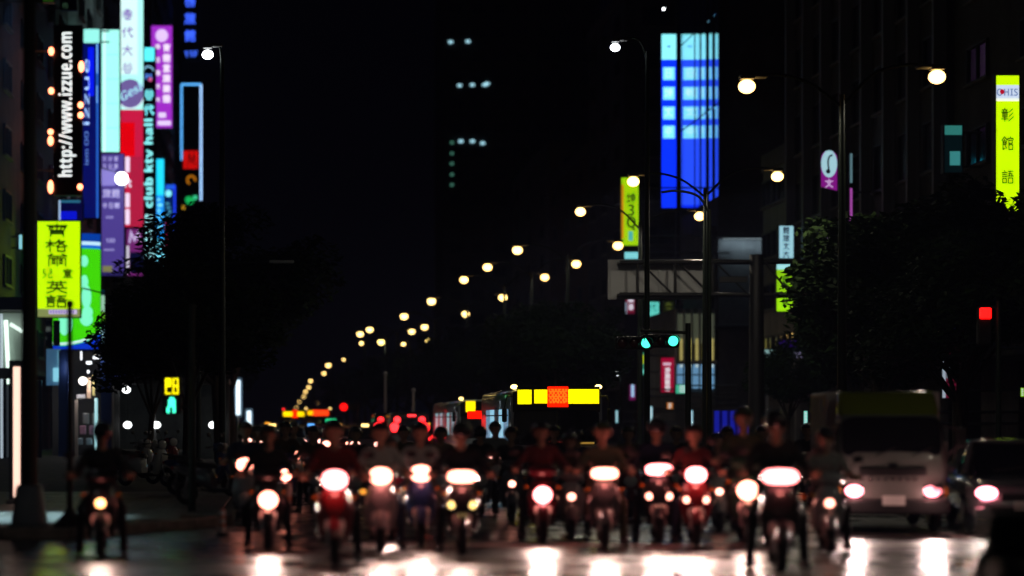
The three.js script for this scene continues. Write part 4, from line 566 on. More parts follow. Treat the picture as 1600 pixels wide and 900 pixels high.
{ // blue shop beside the green sign: pillars, lit goods, down lights
  const D = 92, s = F / D, X = (px) => (px - VX) / s, Y = (py) => H - (py - VY) / s - 0.13, x0 = X(140), t = thing('corner_shop', 'blue framed shopfront with bright interior under the green sign', 'shop', [x0, 0.13, -D]);
  const bx = (a, b, c, d, z, dp = 0.3) => box(X(c) - X(a), Y(b) - Y(d), dp, (X(a) + X(c)) / 2 - x0, (Y(b) + Y(d)) / 2, z);
  const bluePaint = std(0.05, 0.1, 0.34, 0.4), blueLit = glow(0.12, 0.45, 0.9, 0.16), bright = glow(0.9, 0.95, 1, 1.4), warm = std(0.6, 0.42, 0.3);
  part(t, 'back_wall', bx(70, 545, 214, 728, -3, 0.2), M.concreteD); part(t, 'pillar', bx(92, 548, 108, 728, 0), bluePaint); part(t, 'pillar', bx(158, 556, 174, 728, 0), bluePaint); part(t, 'pillar', bx(176, 562, 178.5, 728, 0.1, 0.2), M.alu);
  part(t, 'sign_panel', bx(72, 545, 94, 602, -0.2, 0.2), blueLit); part(t, 'sign_letters', [bx(83, 575, 94, 596, -0.05, 0.06), bx(91, 548, 95, 590, -0.05, 0.06)], glow(0.3, 0.8, 1, 0.8));
  part(t, 'canopy', bx(150, 547, 204, 556, 0.4, 2.4), std(0.3, 0.34, 0.34, 0.6)); part(t, 'blue_fascia', bx(166, 572, 206, 591, 0, 0.3), glow(0.02, 0.05, 0.6, 0.35));
  for (const [px, py, w, h] of [[128, 556, 3, 14], [140, 567, 9, 5], [152, 559, 12, 5], [186, 557, 8, 4], [190, 561, 6, 3], [139, 581, 4, 5]]) part(t, 'down_light', rbox(w / s, h / s, 0.12, X(px) - x0, Y(py), 0.3, 0.05), bright);
  part(t, 'round_light', ball(0.19, X(128) - x0, Y(595), -0.4), glow(1, 0.95, 0.85, 3)); part(t, 'shelf', bx(134, 590, 140, 622, -0.6, 0.1), warm); part(t, 'shelf', bx(142, 586, 146, 618, -0.7, 0.1), std(0.6, 0.52, 0.2)); part(t, 'shelf', bx(118, 616, 131, 622, -0.6, 0.1), std(0.5, 0.5, 0.55)); part(t, 'glow_strip', rod([X(148.5) - x0, Y(622), -0.5], [X(148.5) - x0, Y(724), -0.5], 0.07), glow(0.4, 0.8, 0.85, 0.9)); part(t, 'door_frame', bx(115, 624, 120, 728, -0.5, 0.1), std(0.6, 0.5, 0.42));  // the glowing rod is a door edge given its own glow
  for (let k = 0; k < 6; k++) part(t, 'goods', rbox(0.28, 0.3 + 0.1 * (k % 3), 0.2, X(122 + k * 5) - x0, Y(690 - (k % 3) * 18), -0.7, 0.04), [std(0.5, 0.6, 0.7), std(0.7, 0.35, 0.5), std(0.3, 0.3, 0.3)][k % 3]);
  { const P = new THREE.PointLight(lin(1, 0.92, 0.85), 5, 0, 2); P.position.set(X(128) - x0, Y(595), -0.1); P.castShadow = true; P.shadow.radius = 9; t.add(P); }
  for (let k = 0; k < 2; k++) part(t, 'upper_window', bx(70 + k * 12, 500, 80 + k * 12, 540, -0.4, 0.1), M.pane);
  const L = new THREE.RectAreaLight(lin(0.8, 0.9, 1), 1.6, 2.2, 0.5); L.position.set(0, Y(575), 0.4); L.lookAt(L.position.x + x0, 0, -D + 2.5); t.add(L);
}
{ // arcade behind the left tree, round ceiling lights
  const D = 84, s = F / D, X = (px) => (px - VX) / s, Y = (py) => H - (py - VY) / s - 0.13, x0 = X(280), t = thing('arcade', 'dark covered arcade with four round white lights behind the parked scooters', 'shop', [x0, 0.13, -D]);
  const bx = (a, b, c, d, z, dp = 0.3) => box(X(c) - X(a), Y(b) - Y(d), dp, (X(a) + X(c)) / 2 - x0, (Y(b) + Y(d)) / 2, z);
  part(t, 'back_wall', uvMetres(bx(180, 600, 356, 752, -2.5, 0.2)), std(0.1, 0.12, 0.13, 0.6, 0, { map: rep(tConcrete, 0.3) })); part(t, 'roof_slab', bx(178, 592, 358, 600, -1, 3), M.concreteD); for (const px of [182, 240, 300, 354]) part(t, 'pillar', bx(px - 4, 600, px + 4, 752, -0.2, 0.3), M.concreteD);
  for (const [px, py] of [[198, 609], [200, 664], [245, 664], [333, 664]]) part(t, 'round_light', ball(0.16, X(px) - x0, Y(py), 0.2, 1.1, 0.9, 0.7), glow(0.95, 1, 1, 4)), part(t, 'light_stem', rod([X(px) - x0, Y(py) + 0.1, 0.15], [X(px) - x0, Y(598), 0.0], 0.02), M.black);
  part(t, 'bench_rail', bx(190, 702, 300, 706, 0.2, 0.1), M.alu);
}
for (const [px, y0, y1, d, l] of [[372, 594, 648, 118, 'white vertical tube light beside the left tree'], [389, 642, 664, 124, 'short bluish tube light right of the white vertical tube']]) {
  const a = at(px, y1, d), h = (y1 - y0) * d / F, t = thing('glow_strip', l, 'light', [a.x, 0, a.z]); part(t, 'post', rod([0, 0, -0.1], [0, a.y + h, -0.1], 0.07), M.alu); part(t, 'tube', rod([0, a.y, 0], [0, a.y + h, 0], 0.13), glow(0.75, 0.92, 1, 1.8)); part(t, 'backing', box(0.5, h + 0.3, 0.06, 0, a.y + h / 2, -0.16), std(0.2, 0.3, 0.4));
}
for (const [px, py, d, l] of [[190, 279, 134, 'round white globe lamp in front of the violet panel'], [193, 470, 110, 'small white globe lamp at the edge of the left tree'], [1037, 14, 150, 'tiny pale lamp at the top above the blue sign'], [1466, 519, 72, 'tiny yellow lamp above the crimson board']]) {
  const p = at(px, py, d), t = thing('globe_lamp', l, 'lamp', p, 0, 'small globe lamps'); const r = [0.42, 0.18, 0.08, 0.1][['190', '193', '1037', '1466'].indexOf(String(px))]; part(t, 'globe', ball(r, 0, 0, 0), px > 1400 ? M.dipYel : M.lampCool); part(t, 'bracket', rod([0, r * 0.8, 0], [px < 500 ? -2.2 : 1.6, r + 0.5, 0], 0.04), M.galv);
}
// ---------------------------------------------------------------- trees
const leafMats = [lin(0.024, 0.046, 0.016), lin(0.02, 0.04, 0.015), lin(0.027, 0.05, 0.016)].map((c) => new THREE.MeshPhysicalMaterial({ color: c, roughness: 0.85, specularIntensity: 0.12, side: THREE.DoubleSide }));
function treeGeo(sd, h, r, leaves) {
  seed = sd; const trunk = [], tips = [], fork = h * 0.3;
  const bend = [rr(-0.2, 0.2), rr(-0.2, 0.2)];
  trunk.push(rod([0, 0, 0], [bend[0] * 0.5, fork * 0.55, bend[1] * 0.5], h * 0.024, h * 0.02, 10), rod([bend[0] * 0.5, fork * 0.54, bend[1] * 0.5], [bend[0], fork, bend[1]], h * 0.02, h * 0.017, 10));
  for (let i = 0; i < 7; i++) {
    const a = i / 7 * 6.283 + rr(-0.4, 0.4), up = rr(0.35, 0.95), e = [bend[0] + Math.cos(a) * r * rr(0.35, 0.6) * (1.2 - up * 0.6), fork + (h - fork) * up * 0.62, bend[1] + Math.sin(a) * r * rr(0.35, 0.6) * (1.2 - up * 0.6)];
    trunk.push(rod([bend[0], fork - 0.1, bend[1]], e, h * 0.011, h * 0.006, 7));
    for (let j = 0; j < 5; j++) { const a2 = a + rr(-1.1, 1.1), q = rr(0.6, 1), e2 = [bend[0] + Math.cos(a2) * r * q, Math.min(h * 0.95, e[1] + rr(-0.05, 0.32) * (h - fork)), bend[1] + Math.sin(a2) * r * q]; trunk.push(rod(e, e2, h * 0.0055, h * 0.0025, 5)); tips.push(e2, [(e[0] + e2[0]) / 2 + rr(-0.3, 0.3), (e[1] + e2[1]) / 2 + rr(0, 0.5), (e[2] + e2[2]) / 2 + rr(-0.3, 0.3)]); }
  }
  for (let i = 0; i < 10; i++) tips.push([bend[0] + rr(-0.4, 0.4) * r, h * rr(0.75, 0.95), bend[1] + rr(-0.4, 0.4) * r]);
  const pos = [], nor = [], idx = [], q = new THREE.Quaternion(), v = V(0, 0, 0), n = V(0, 0, 0);
  for (let i = 0; i < leaves; i++) {
    const t = tips[Math.floor(rnd() * tips.length)], cr = r * 0.26, u = V(rr(-1, 1), rr(-1, 1), rr(-1, 1)); if (u.length() > 1) { i--; continue; }
    const L = rr(0.1, 0.19), w = L * 0.42; q.setFromEuler(new THREE.Euler(rr(-0.9, 0.9), rr(0, 6.28), rr(-0.9, 0.9)));
    const b = pos.length / 3;
    for (const [x, y, z] of [[0, 0, -L], [w, 0.25 * w, 0], [0, 0, L], [-w, 0.25 * w, 0]]) { v.set(x, y, z).applyQuaternion(q); pos.push(t[0] + u.x * cr + v.x, t[1] + u.y * cr * 0.75 + v.y, t[2] + u.z * cr + v.z); n.set(0, 1, 0).applyQuaternion(q); nor.push(n.x, n.y, n.z); }
    idx.push(b, b + 2, b + 1, b, b + 3, b + 2);
  }
  const g = new THREE.BufferGeometry(); g.setAttribute('position', new THREE.Float32BufferAttribute(pos, 3)); g.setAttribute('normal', new THREE.Float32BufferAttribute(nor, 3)); g.setIndex(idx);
  return [merge(trunk), g];
}
const TG = [treeGeo(11, 8, 2.9, 17000), treeGeo(23, 8, 3.2, 17000), treeGeo(37, 8, 2.6, 15000)];
function tree(label, x, D, h, wide, k, turn, group) {
  const t = thing('street_tree', label, 'tree', [x, 0.12, -D], turn, group), [a, b] = TG[k % 3];
  const tr = part(t, 'trunk', a, M.bark), cr = part(t, 'crown', b, leafMats[k % 3]); for (const m of [tr, cr]) m.scale.set(h / 8 * wide, h / 8, h / 8 * wide);
}
const LT = 'trees along the left pavement', MT = 'trees along the median', RT = 'trees along the right pavement';
[[-3.05, 60, 6.6, 1.0, 'nearest left pavement tree behind the pedestrian signal'], [-2.75, 80, 10.4, 1.0, 'tallest left pavement tree with dark crown against the sky'], [-3.0, 104, 10.4, 1.0, 'left pavement tree behind the tallest one'], [-6.4, 135, 9.4, 1, 'far left pavement tree near the white tube lights'], [-6.6, 170, 9.4, 1, 'farthest left pavement tree'], [-5.0, 72, 6.0, 0.9, 'left pavement tree in front of the cyan letter sign']].forEach(([x, d, h, w, l], i) => tree(l, x, d, h, w, i, i * 1.7, LT));
[[12.6, 96, 7.4, 1, 'median tree right behind the nearer bus'], [13.0, 109, 8, 1, 'median tree above the nearer bus roof'], [12.8, 122, 8, 1, 'median tree between the two buses'], [12.4, 136, 8.2, 1, 'median tree above the farther bus'], [12.0, 152, 8.2, 1, 'median tree left of the farther bus roof'], [11.6, 170, 8.4, 1.1, 'far median tree beside the pale post'], [11.0, 192, 8.6, 1.1, 'far median tree under the yellowish lamp'], [10.4, 216, 8.8, 1.2, 'far median tree behind the red tail lights'], [9.8, 245, 9, 1.2, 'distant median tree near the far signal'], [9.0, 285, 9.2, 1.3, 'most distant median tree at the lamp chain'], [16.4, 118, 8.4, 1, 'tree behind the hanging red and white sign']].forEach(([x, d, h, w, l], i) => tree(l, x, d, h, w, i + 1, i * 2.3, MT));
[[21.6, 66, 9.8, 1.0, 'right pavement tree hiding the lower yellow sign'], [20.2, 62, 7.6, 0.95, 'right pavement tree behind the truck cab'], [20.4, 71, 9.4, 1.0, 'right pavement tree above the truck'], [22.9, 79, 8.6, 1, 'right pavement tree left of the truck'], [24.0, 86, 7.0, 0.95, 'right pavement tree beside the lime sign'], [23.4, 58, 8.4, 0.95, 'right pavement tree cut by the right edge'], [22.8, 94, 5.6, 0.9, 'right pavement tree in front of the dark shop']].forEach(([x, d, h, w, l], i) => tree(l, x, d, h, w, i, i * 1.3 + 0.5, RT));
// ---------------------------------------------------------------- people: one smooth surface from tapered capsules
function field(bones, lo, size, res, k) {   // returns triangles (positions) and the region of each
  const mc = new MarchingCubes(res, new THREE.MeshStandardMaterial(), false, false, 260000), half = res / 2, P = bones.map((b) => { const [ax, ay, az] = b.a, [bx, by, bz] = b.b; return { ax, ay, az, dx: bx - ax, dy: by - ay, dz: bz - az, l2: Math.max(1e-9, (bx - ax) ** 2 + (by - ay) ** 2 + (bz - az) ** 2), r0: b.r0, r1: b.r1, sy: b.sy ?? 1, g: b.g }; });
  const dist = (p, x, y, z) => { let t = ((x - p.ax) * p.dx + (y - p.ay) * p.dy + (z - p.az) * p.dz) / p.l2; t = t < 0 ? 0 : t > 1 ? 1 : t; const ex = x - p.ax - t * p.dx, ey = y - p.ay - t * p.dy, ez = z - p.az - t * p.dz; return Math.sqrt(ex * ex + ey * ey + ez * ez * p.sy) - (p.r0 + t * (p.r1 - p.r0)); };
  for (let iz = 0; iz < res; iz++) for (let iy = 0; iy < res; iy++) for (let ix = 0; ix < res; ix++) {
    const x = lo[0] + (ix / res) * size, y = lo[1] + (iy / res) * size, z = lo[2] + (iz / res) * size; let s = 0, m = 1e9;
    for (const p of P) { const d = dist(p, x, y, z); if (d < m) m = d; if (d < 6 * k) s += Math.exp(-d / k); }
    mc.field[ix + iy * res + iz * res * res] = s > 0 ? k * Math.log(s) : -m;
  }
  mc.isolation = 0; mc.update();
  const n = mc.count, pos = [], reg = [];
  for (let i = 0; i < n; i++) pos.push(lo[0] + (mc.positionArray[i * 3] * half + half) / res * size, lo[1] + (mc.positionArray[i * 3 + 1] * half + half) / res * size, lo[2] + (mc.positionArray[i * 3 + 2] * half + half) / res * size);
  for (let i = 0; i < n; i += 3) { let b = 0, m = 1e9; const c = [0, 1, 2].map((a) => (pos[i * 3 + a] + pos[i * 3 + 3 + a] + pos[i * 3 + 6 + a]) / 3); P.forEach((p) => { const d = dist(p, ...c); if (d < m) { m = d; b = p.g; } }); reg.push(b); }
  return { pos, reg };
}
function bodyGeo(fields) {   // one geometry, groups by region: 0 skin, 1 top, 2 trousers, 3 shoes
  const by = [[], [], [], []], geos = [];
  for (const f of fields) f.reg.forEach((g, i) => { for (let q = 0; q < 9; q++) by[g].push(f.pos[i * 9 + q]); });
  const all = new Float32Array(by.flat()); let g = new THREE.BufferGeometry(); g.setAttribute('position', new THREE.BufferAttribute(all, 3));
  let w = mergeVertices(g, 1e-4); w.computeVertexNormals(); g = w; let s = 0; by.forEach((l, i) => { g.addGroup(s, l.length / 3, i); s += l.length / 3; });
  // face winding: make it point outwards
  let vol = 0; const p = g.attributes.position, ix = g.index.array, A = V(0, 0, 0), B = V(0, 0, 0), C = V(0, 0, 0);
  for (let i = 0; i < ix.length; i += 3) { A.fromBufferAttribute(p, ix[i]); B.fromBufferAttribute(p, ix[i + 1]); C.fromBufferAttribute(p, ix[i + 2]); vol += A.dot(B.cross(C)); }
  if (vol < 0) { for (let i = 0; i < ix.length; i += 3) { const t = ix[i + 1]; ix[i + 1] = ix[i + 2]; ix[i + 2] = t; } g.computeVertexNormals(); }
  return g;
}
const bone = (a, b, r0, r1, g, sy) => ({ a, b, r0, r1, g, sy });
function riderGeo(pose) {   // on the scooter's axes: +z is forward, origin on the ground
  const lean = pose.lean ?? 0, hipZ = -0.3, y0 = 0.86, nz = -0.24 + lean, B = [];
  B.push(bone([-0.07, y0, hipZ], [0.07, y0, hipZ], 0.135, 0.135, 2), bone([0, y0 + 0.1, hipZ], [0, y0 + 0.3, hipZ + 0.02 + lean * 0.4], 0.14, 0.155, 1), bone([-0.08, y0 + 0.34, nz + 0.0], [0.08, y0 + 0.34, nz], 0.135, 0.135, 1), bone([-0.15, y0 + 0.45, nz], [0.15, y0 + 0.45, nz], 0.078, 0.078, 1), bone([0, y0 + 0.46, nz], [0, y0 + 0.6, nz + 0.04], 0.062, 0.055, 0));
  const hands = [];
  for (const sd of [-1, 1]) {
    const sh = [sd * 0.195, y0 + 0.43, nz], el = [sd * (0.33 + (pose.elbow ?? 0)), y0 + 0.2, -0.02 + lean * 0.4], wr = [sd * 0.345, 1.055, 0.2];
    B.push(bone(sh, el, 0.066, 0.05, 1), bone(el, wr, 0.05, 0.034, pose.bare ? 0 : 1)); hands.push([sd, wr]);
    const down = pose.down === sd || pose.down === 2, hip = [sd * 0.1, y0 - 0.02, hipZ + 0.04], kn = down ? [sd * 0.26, 0.58, 0.04] : [sd * 0.19, 0.74, 0.14], an = down ? [sd * 0.29, 0.13, -0.02] : [sd * 0.17, 0.43, 0.12], toe = down ? [sd * 0.32, 0.055, 0.14] : [sd * 0.18, 0.375, 0.28], heel = down ? [sd * 0.285, 0.06, -0.06] : [sd * 0.165, 0.38, 0.07];
    B.push(bone(hip, kn, 0.092, 0.066, 2), bone(kn, an, 0.066, 0.045, 2), bone(heel, toe, 0.048, 0.042, 3), bone(an, heel, 0.046, 0.048, 3));
  }
  const body = field(B, [-0.85, -0.02, -0.9], 1.68, 112, 0.016);
  const hy = y0 + 0.7, hz = nz + 0.07, Hd = [bone([0, hy + 0.03, hz - 0.02], [0, hy + 0.05, hz], 0.098, 0.092, 0), bone([0, hy - 0.04, hz + 0.01], [0, hy - 0.09, hz + 0.035], 0.075, 0.045, 0), bone([0, hy + 0.01, hz + 0.09], [0, hy - 0.025, hz + 0.108], 0.012, 0.015, 0), bone([-0.02, hy - 0.065, hz + 0.083], [0.02, hy - 0.065, hz + 0.083], 0.01, 0.01, 0), bone([-0.045, hy + 0.03, hz + 0.072], [0.045, hy + 0.03, hz + 0.072], 0.014, 0.014, 0), bone([-0.095, hy + 0.01, hz - 0.01], [-0.097, hy - 0.03, hz - 0.005], 0.018, 0.012, 0), bone([0.095, hy + 0.01, hz - 0.01], [0.097, hy - 0.03, hz - 0.005], 0.018, 0.012, 0), bone([0, hy - 0.08, hz - 0.03], [0, hy - 0.16, hz - 0.04], 0.055, 0.056, 0)];
  const head = field(Hd, [-0.17, hy - 0.2, hz - 0.17], 0.36, 64, 0.012), out = [body, head];
  for (const [sd, wr] of hands) {
    const gx = sd * 0.4, gy = 1.03, gz = 0.285, f = [bone(wr, [sd * 0.385, 1.055, 0.245], 0.03, 0.03, 0)];
    f.push(bone([sd * 0.36, 1.062, 0.255], [sd * 0.43, 1.06, 0.252], 0.022, 0.02, 0));
    [0.0, 0.024, 0.047, 0.069].forEach((d, i) => { const x = sd * (0.355 + d), q = [1, 1.08, 1.02, 0.85][i]; f.push(bone([x, 1.066, 0.265], [x, 1.058, 0.265 + 0.052 * q], 0.0105, 0.01, 0), bone([x, 1.058, 0.265 + 0.052 * q], [x, 1.018, 0.27 + 0.053 * q], 0.01, 0.0095, 0), bone([x, 1.018, 0.27 + 0.053 * q], [x, 1.0, 0.282], 0.0095, 0.0085, 0)); });
    f.push(bone([sd * 0.345, 1.05, 0.25], [sd * 0.326, 1.02, 0.272], 0.013, 0.011, 0), bone([sd * 0.326, 1.02, 0.272], [sd * 0.34, 1.0, 0.3], 0.011, 0.009, 0));
    out.push(field(f, [sd * 0.385 - 0.1, 0.95, 0.175], 0.2, 48, 0.004));
  }
  const g = bodyGeo(out); g.userData = { hy, hz }; return g;
}
const RG = [riderGeo({ down: 1, bare: true }), riderGeo({ down: -1, lean: 0.05, elbow: 0.05 }), riderGeo({ lean: 0.02, down: 2, bare: false })];
const cloth = (r, g, b) => std(r, g, b, 0.85, 0, { map: rep(tCloth, 1) });
const C = { red: cloth(0.4, 0.03, 0.03), white: cloth(0.6, 0.6, 0.56), grey: cloth(0.3, 0.32, 0.3), black: cloth(0.02, 0.02, 0.022), navy: cloth(0.02, 0.03, 0.08), maroon: cloth(0.22, 0.03, 0.035), khaki: cloth(0.22, 0.19, 0.11), olive: cloth(0.1, 0.1, 0.05), jeans: cloth(0.04, 0.06, 0.12), brown: cloth(0.12, 0.06, 0.03) };
const helmetG = (() => {   // open-face shell with thickness, brim and chin strap
  const sh = [], r = 0.135; for (let i = 0; i <= 8; i++) { const a = i / 8 * Math.PI * 0.62; sh.push(new THREE.Vector2(Math.sin(a) * r, Math.cos(a) * r)); } for (let i = 8; i >= 0; i--) { const a = i / 8 * Math.PI * 0.62; sh.push(new THREE.Vector2(Math.sin(a) * (r - 0.018), Math.cos(a) * (r - 0.018))); }
  const g = new THREE.LatheGeometry(sh, 28); const p = g.attributes.position;
  for (let i = 0; i < p.count; i++) { const z = p.getZ(i), y = p.getY(i); if (z > 0.04 && y < 0.03) p.setY(i, 0.03 + (y - 0.03) * 0.18); p.setZ(i, p.getZ(i) * 1.12); } g.computeVertexNormals();
  return [g, merge([put(new THREE.CylinderGeometry(0.148, 0.152, 0.012, 24, 1, false, -0.9, 1.8), 0, 0.04, 0.02)]), put(new THREE.SphereGeometry(0.152, 20, 8, Math.PI / 2 - 0.95 + 0, 1.9, Math.PI * 0.42, Math.PI * 0.24), 0, 0.0, 0.012), tube([[-0.1, -0.03, 0.02], [-0.07, -0.13, 0.05], [0, -0.155, 0.06], [0.07, -0.13, 0.05], [0.1, -0.03, 0.02]], 0.007, 20, 6)];
})();
function person(label, pos, turn, sc, k, top, trousers, helmetMat, visor) {
  const g = RG[k], t = thing('person', label, 'person', pos, turn, 'riders waiting at the light'); t.scale.setScalar(sc);
  const m = new THREE.Mesh(g, [M.skin, top, trousers, M.shoe]); m.name = 'body'; m.castShadow = m.receiveShadow = true; t.add(m);
  const { hy, hz } = g.userData, h = part(t, 'helmet', helmetG[0], helmetMat); h.position.set(0, hy + 0.045, hz - 0.012); part(h, 'brim', helmetG[1], M.plastic); part(h, 'chin_strap', helmetG[3], M.black); if (visor) part(h, 'visor', helmetG[2], M.glassDark);
  for (const s of [-1, 1]) part(t, 'eye', ball(0.011, s * 0.034, hy + 0.008, hz + 0.09, 1.3, 0.8, 0.6, 10, 8), M.eye);
  return t;
}
// ---------------------------------------------------------------- scooters
const S = {};
S.tyre = merge([new THREE.TorusGeometry(0.175, 0.058, 12, 32).rotateY(Math.PI / 2)]);
S.rim = merge([new THREE.TorusGeometry(0.13, 0.018, 8, 28).rotateY(Math.PI / 2), put(new THREE.CylinderGeometry(0.05, 0.05, 0.13, 14), 0, 0, 0, 0, 0, Math.PI / 2), ...[0, 1, 2, 3, 4].map((k) => rod([0, 0, 0], [0, Math.cos(k * 1.257) * 0.13, Math.sin(k * 1.257) * 0.13], 0.018, 0.014, 6))]);
S.fender = merge([put(new THREE.TorusGeometry(0.26, 0.075, 8, 20, 2.2).rotateY(-Math.PI / 2).rotateX(-0.4), 0, 0, 0)]);
{ const p = S.fender.attributes.position; for (let i = 0; i < p.count; i++) { const r = Math.hypot(p.getY(i), p.getZ(i)), k = Math.max(r, 0.235) / Math.max(r, 1e-6); p.setY(i, p.getY(i) * k); p.setZ(i, p.getZ(i) * k); } S.fender.computeVertexNormals(); }
S.fork = merge([rod([-0.085, 0.235, 0.64], [-0.07, 0.62, 0.5], 0.022), rod([0.085, 0.235, 0.64], [0.07, 0.62, 0.5], 0.022), rod([0, 0.6, 0.5], [0, 0.98, 0.36], 0.028)]);
S.apron = loft([ringY(0.3, 0, 0.33, 0.15, 0.05), ringY(0.42, 0, 0.38, 0.2, 0.075), ringY(0.6, 0, 0.43, 0.225, 0.11), ringY(0.76, 0, 0.44, 0.2, 0.13), ringY(0.88, 0, 0.41, 0.15, 0.11), ringY(0.94, 0, 0.38, 0.09, 0.06)], 1.0);
S.nose = loft([ringY(0.5, 0, 0.5, 0.07, 0.03), ringY(0.62, 0, 0.545, 0.13, 0.035), ringY(0.76, 0, 0.555, 0.14, 0.04), ringY(0.86, 0, 0.51, 0.09, 0.04)], 1.0);
S.cowl = loft([ringY(0.93, 0, 0.34, 0.1, 0.08), ringY(0.97, 0, 0.38, 0.19, 0.115), ringY(1.03, 0, 0.385, 0.22, 0.125), ringY(1.09, 0, 0.36, 0.19, 0.1), ringY(1.12, 0, 0.33, 0.11, 0.06)], 1.0);
S.floor = rbox(0.36, 0.08, 0.42, 0, 0.29, 0.13, 0.03);
S.rear = loft([ringZ(-0.04, 0, 0.44, 0.13, 0.16), ringZ(-0.12, 0, 0.5, 0.17, 0.22), ringZ(-0.35, 0, 0.58, 0.18, 0.17), ringZ(-0.6, 0, 0.65, 0.16, 0.12), ringZ(-0.82, 0, 0.7, 0.1, 0.07), ringZ(-0.9, 0, 0.71, 0.05, 0.03)], 1.0);
S.seat = loft([ringZ(0.0, 0, 0.72, 0.08, 0.03), ringZ(-0.06, 0, 0.74, 0.12, 0.05), ringZ(-0.3, 0, 0.755, 0.15, 0.05), ringZ(-0.46, 0, 0.8, 0.155, 0.055), ringZ(-0.7, 0, 0.82, 0.13, 0.045), ringZ(-0.8, 0, 0.81, 0.08, 0.03)], 1.0);
S.bars = tube([[-0.46, 1.035, 0.27], [-0.3, 1.04, 0.3], [-0.15, 1.04, 0.34], [0, 1.04, 0.35], [0.15, 1.04, 0.34], [0.3, 1.04, 0.3], [0.46, 1.035, 0.27]], 0.014, 30, 8);
S.grip = rod([0.34, 1.035, 0.29], [0.47, 1.032, 0.268], 0.02, 0.021, 12);
S.mstalk = tube([[0.27, 1.05, 0.31], [0.32, 1.17, 0.33], [0.38, 1.27, 0.31]], 0.008, 12, 6);
S.mirror = put(new THREE.SphereGeometry(0.075, 18, 12).scale(1, 0.68, 0.25), 0.41, 1.3, 0.3);
S.mglass = put(new THREE.CylinderGeometry(0.062, 0.062, 0.006, 18).rotateX(Math.PI / 2).scale(1, 0.66, 1), 0.41, 1.3, 0.279);
S.exhaust = merge([put(new THREE.CylinderGeometry(0.058, 0.068, 0.46, 16), 0.2, 0.36, -0.62, Math.PI / 2 - 0.22), rod([0.16, 0.24, -0.1], [0.19, 0.3, -0.42], 0.02)]);
S.shock = merge([-1, 1].map((s) => rod([s * 0.11, 0.26, -0.62], [s * 0.1, 0.6, -0.52], 0.03, 0.028, 10)));
S.rack = tube([[-0.12, 0.84, -0.66], [-0.12, 0.88, -0.86], [0, 0.89, -0.94], [0.12, 0.88, -0.86], [0.12, 0.84, -0.66]], 0.013, 24, 6);
const lensShape = { wide: loft([ringZ(0.49, 0, 1.02, 0.18, 0.075, 3), ringZ(0.515, 0, 1.02, 0.17, 0.07, 3), ringZ(0.53, 0, 1.02, 0.1, 0.025, 3)], 1.2), round: loft([ringZ(0.56, 0, 0.69, 0.13, 0.12, 2), ringZ(0.6, 0, 0.69, 0.125, 0.115, 2), ringZ(0.625, 0, 0.69, 0.055, 0.052, 2)], 1.2), ovalHigh: loft([ringZ(0.49, 0, 1.01, 0.145, 0.11, 2.3), ringZ(0.515, 0, 1.01, 0.14, 0.105, 2.3), ringZ(0.53, 0, 1.01, 0.06, 0.045, 2)], 1.2) };
lensShape.small = loft([ringZ(0.56, 0, 0.69, 0.065, 0.06, 2), ringZ(0.6, 0, 0.69, 0.06, 0.055, 2), ringZ(0.615, 0, 0.69, 0.03, 0.028, 2)], 1.2);
const bezel = { small: loft([ringZ(0.46, 0, 0.69, 0.09, 0.085, 2), ringZ(0.555, 0, 0.69, 0.08, 0.075, 2)]), wide: loft([ringZ(0.42, 0, 1.02, 0.21, 0.095, 3), ringZ(0.485, 0, 1.02, 0.195, 0.088, 3)]), round: loft([ringZ(0.46, 0, 0.69, 0.15, 0.14, 2), ringZ(0.555, 0, 0.69, 0.145, 0.135, 2)]), ovalHigh: loft([ringZ(0.42, 0, 1.01, 0.165, 0.125, 2.3), ringZ(0.485, 0, 1.01, 0.155, 0.12, 2.3)]) };
const bodyPaint = { red: paint(0.22, 0.015, 0.02), black: paint(0.015, 0.015, 0.017), silver: paint(0.35, 0.36, 0.38), blue: paint(0.03, 0.06, 0.2), white: paint(0.6, 0.6, 0.58), maroon: paint(0.12, 0.012, 0.02), green: paint(0.03, 0.08, 0.05), yellow: paint(0.4, 0.25, 0.03), grey: paint(0.1, 0.1, 0.11) };
const HEADH = { small: 0.69, wide: 1.02, round: 0.69, ovalHigh: 1.01 };
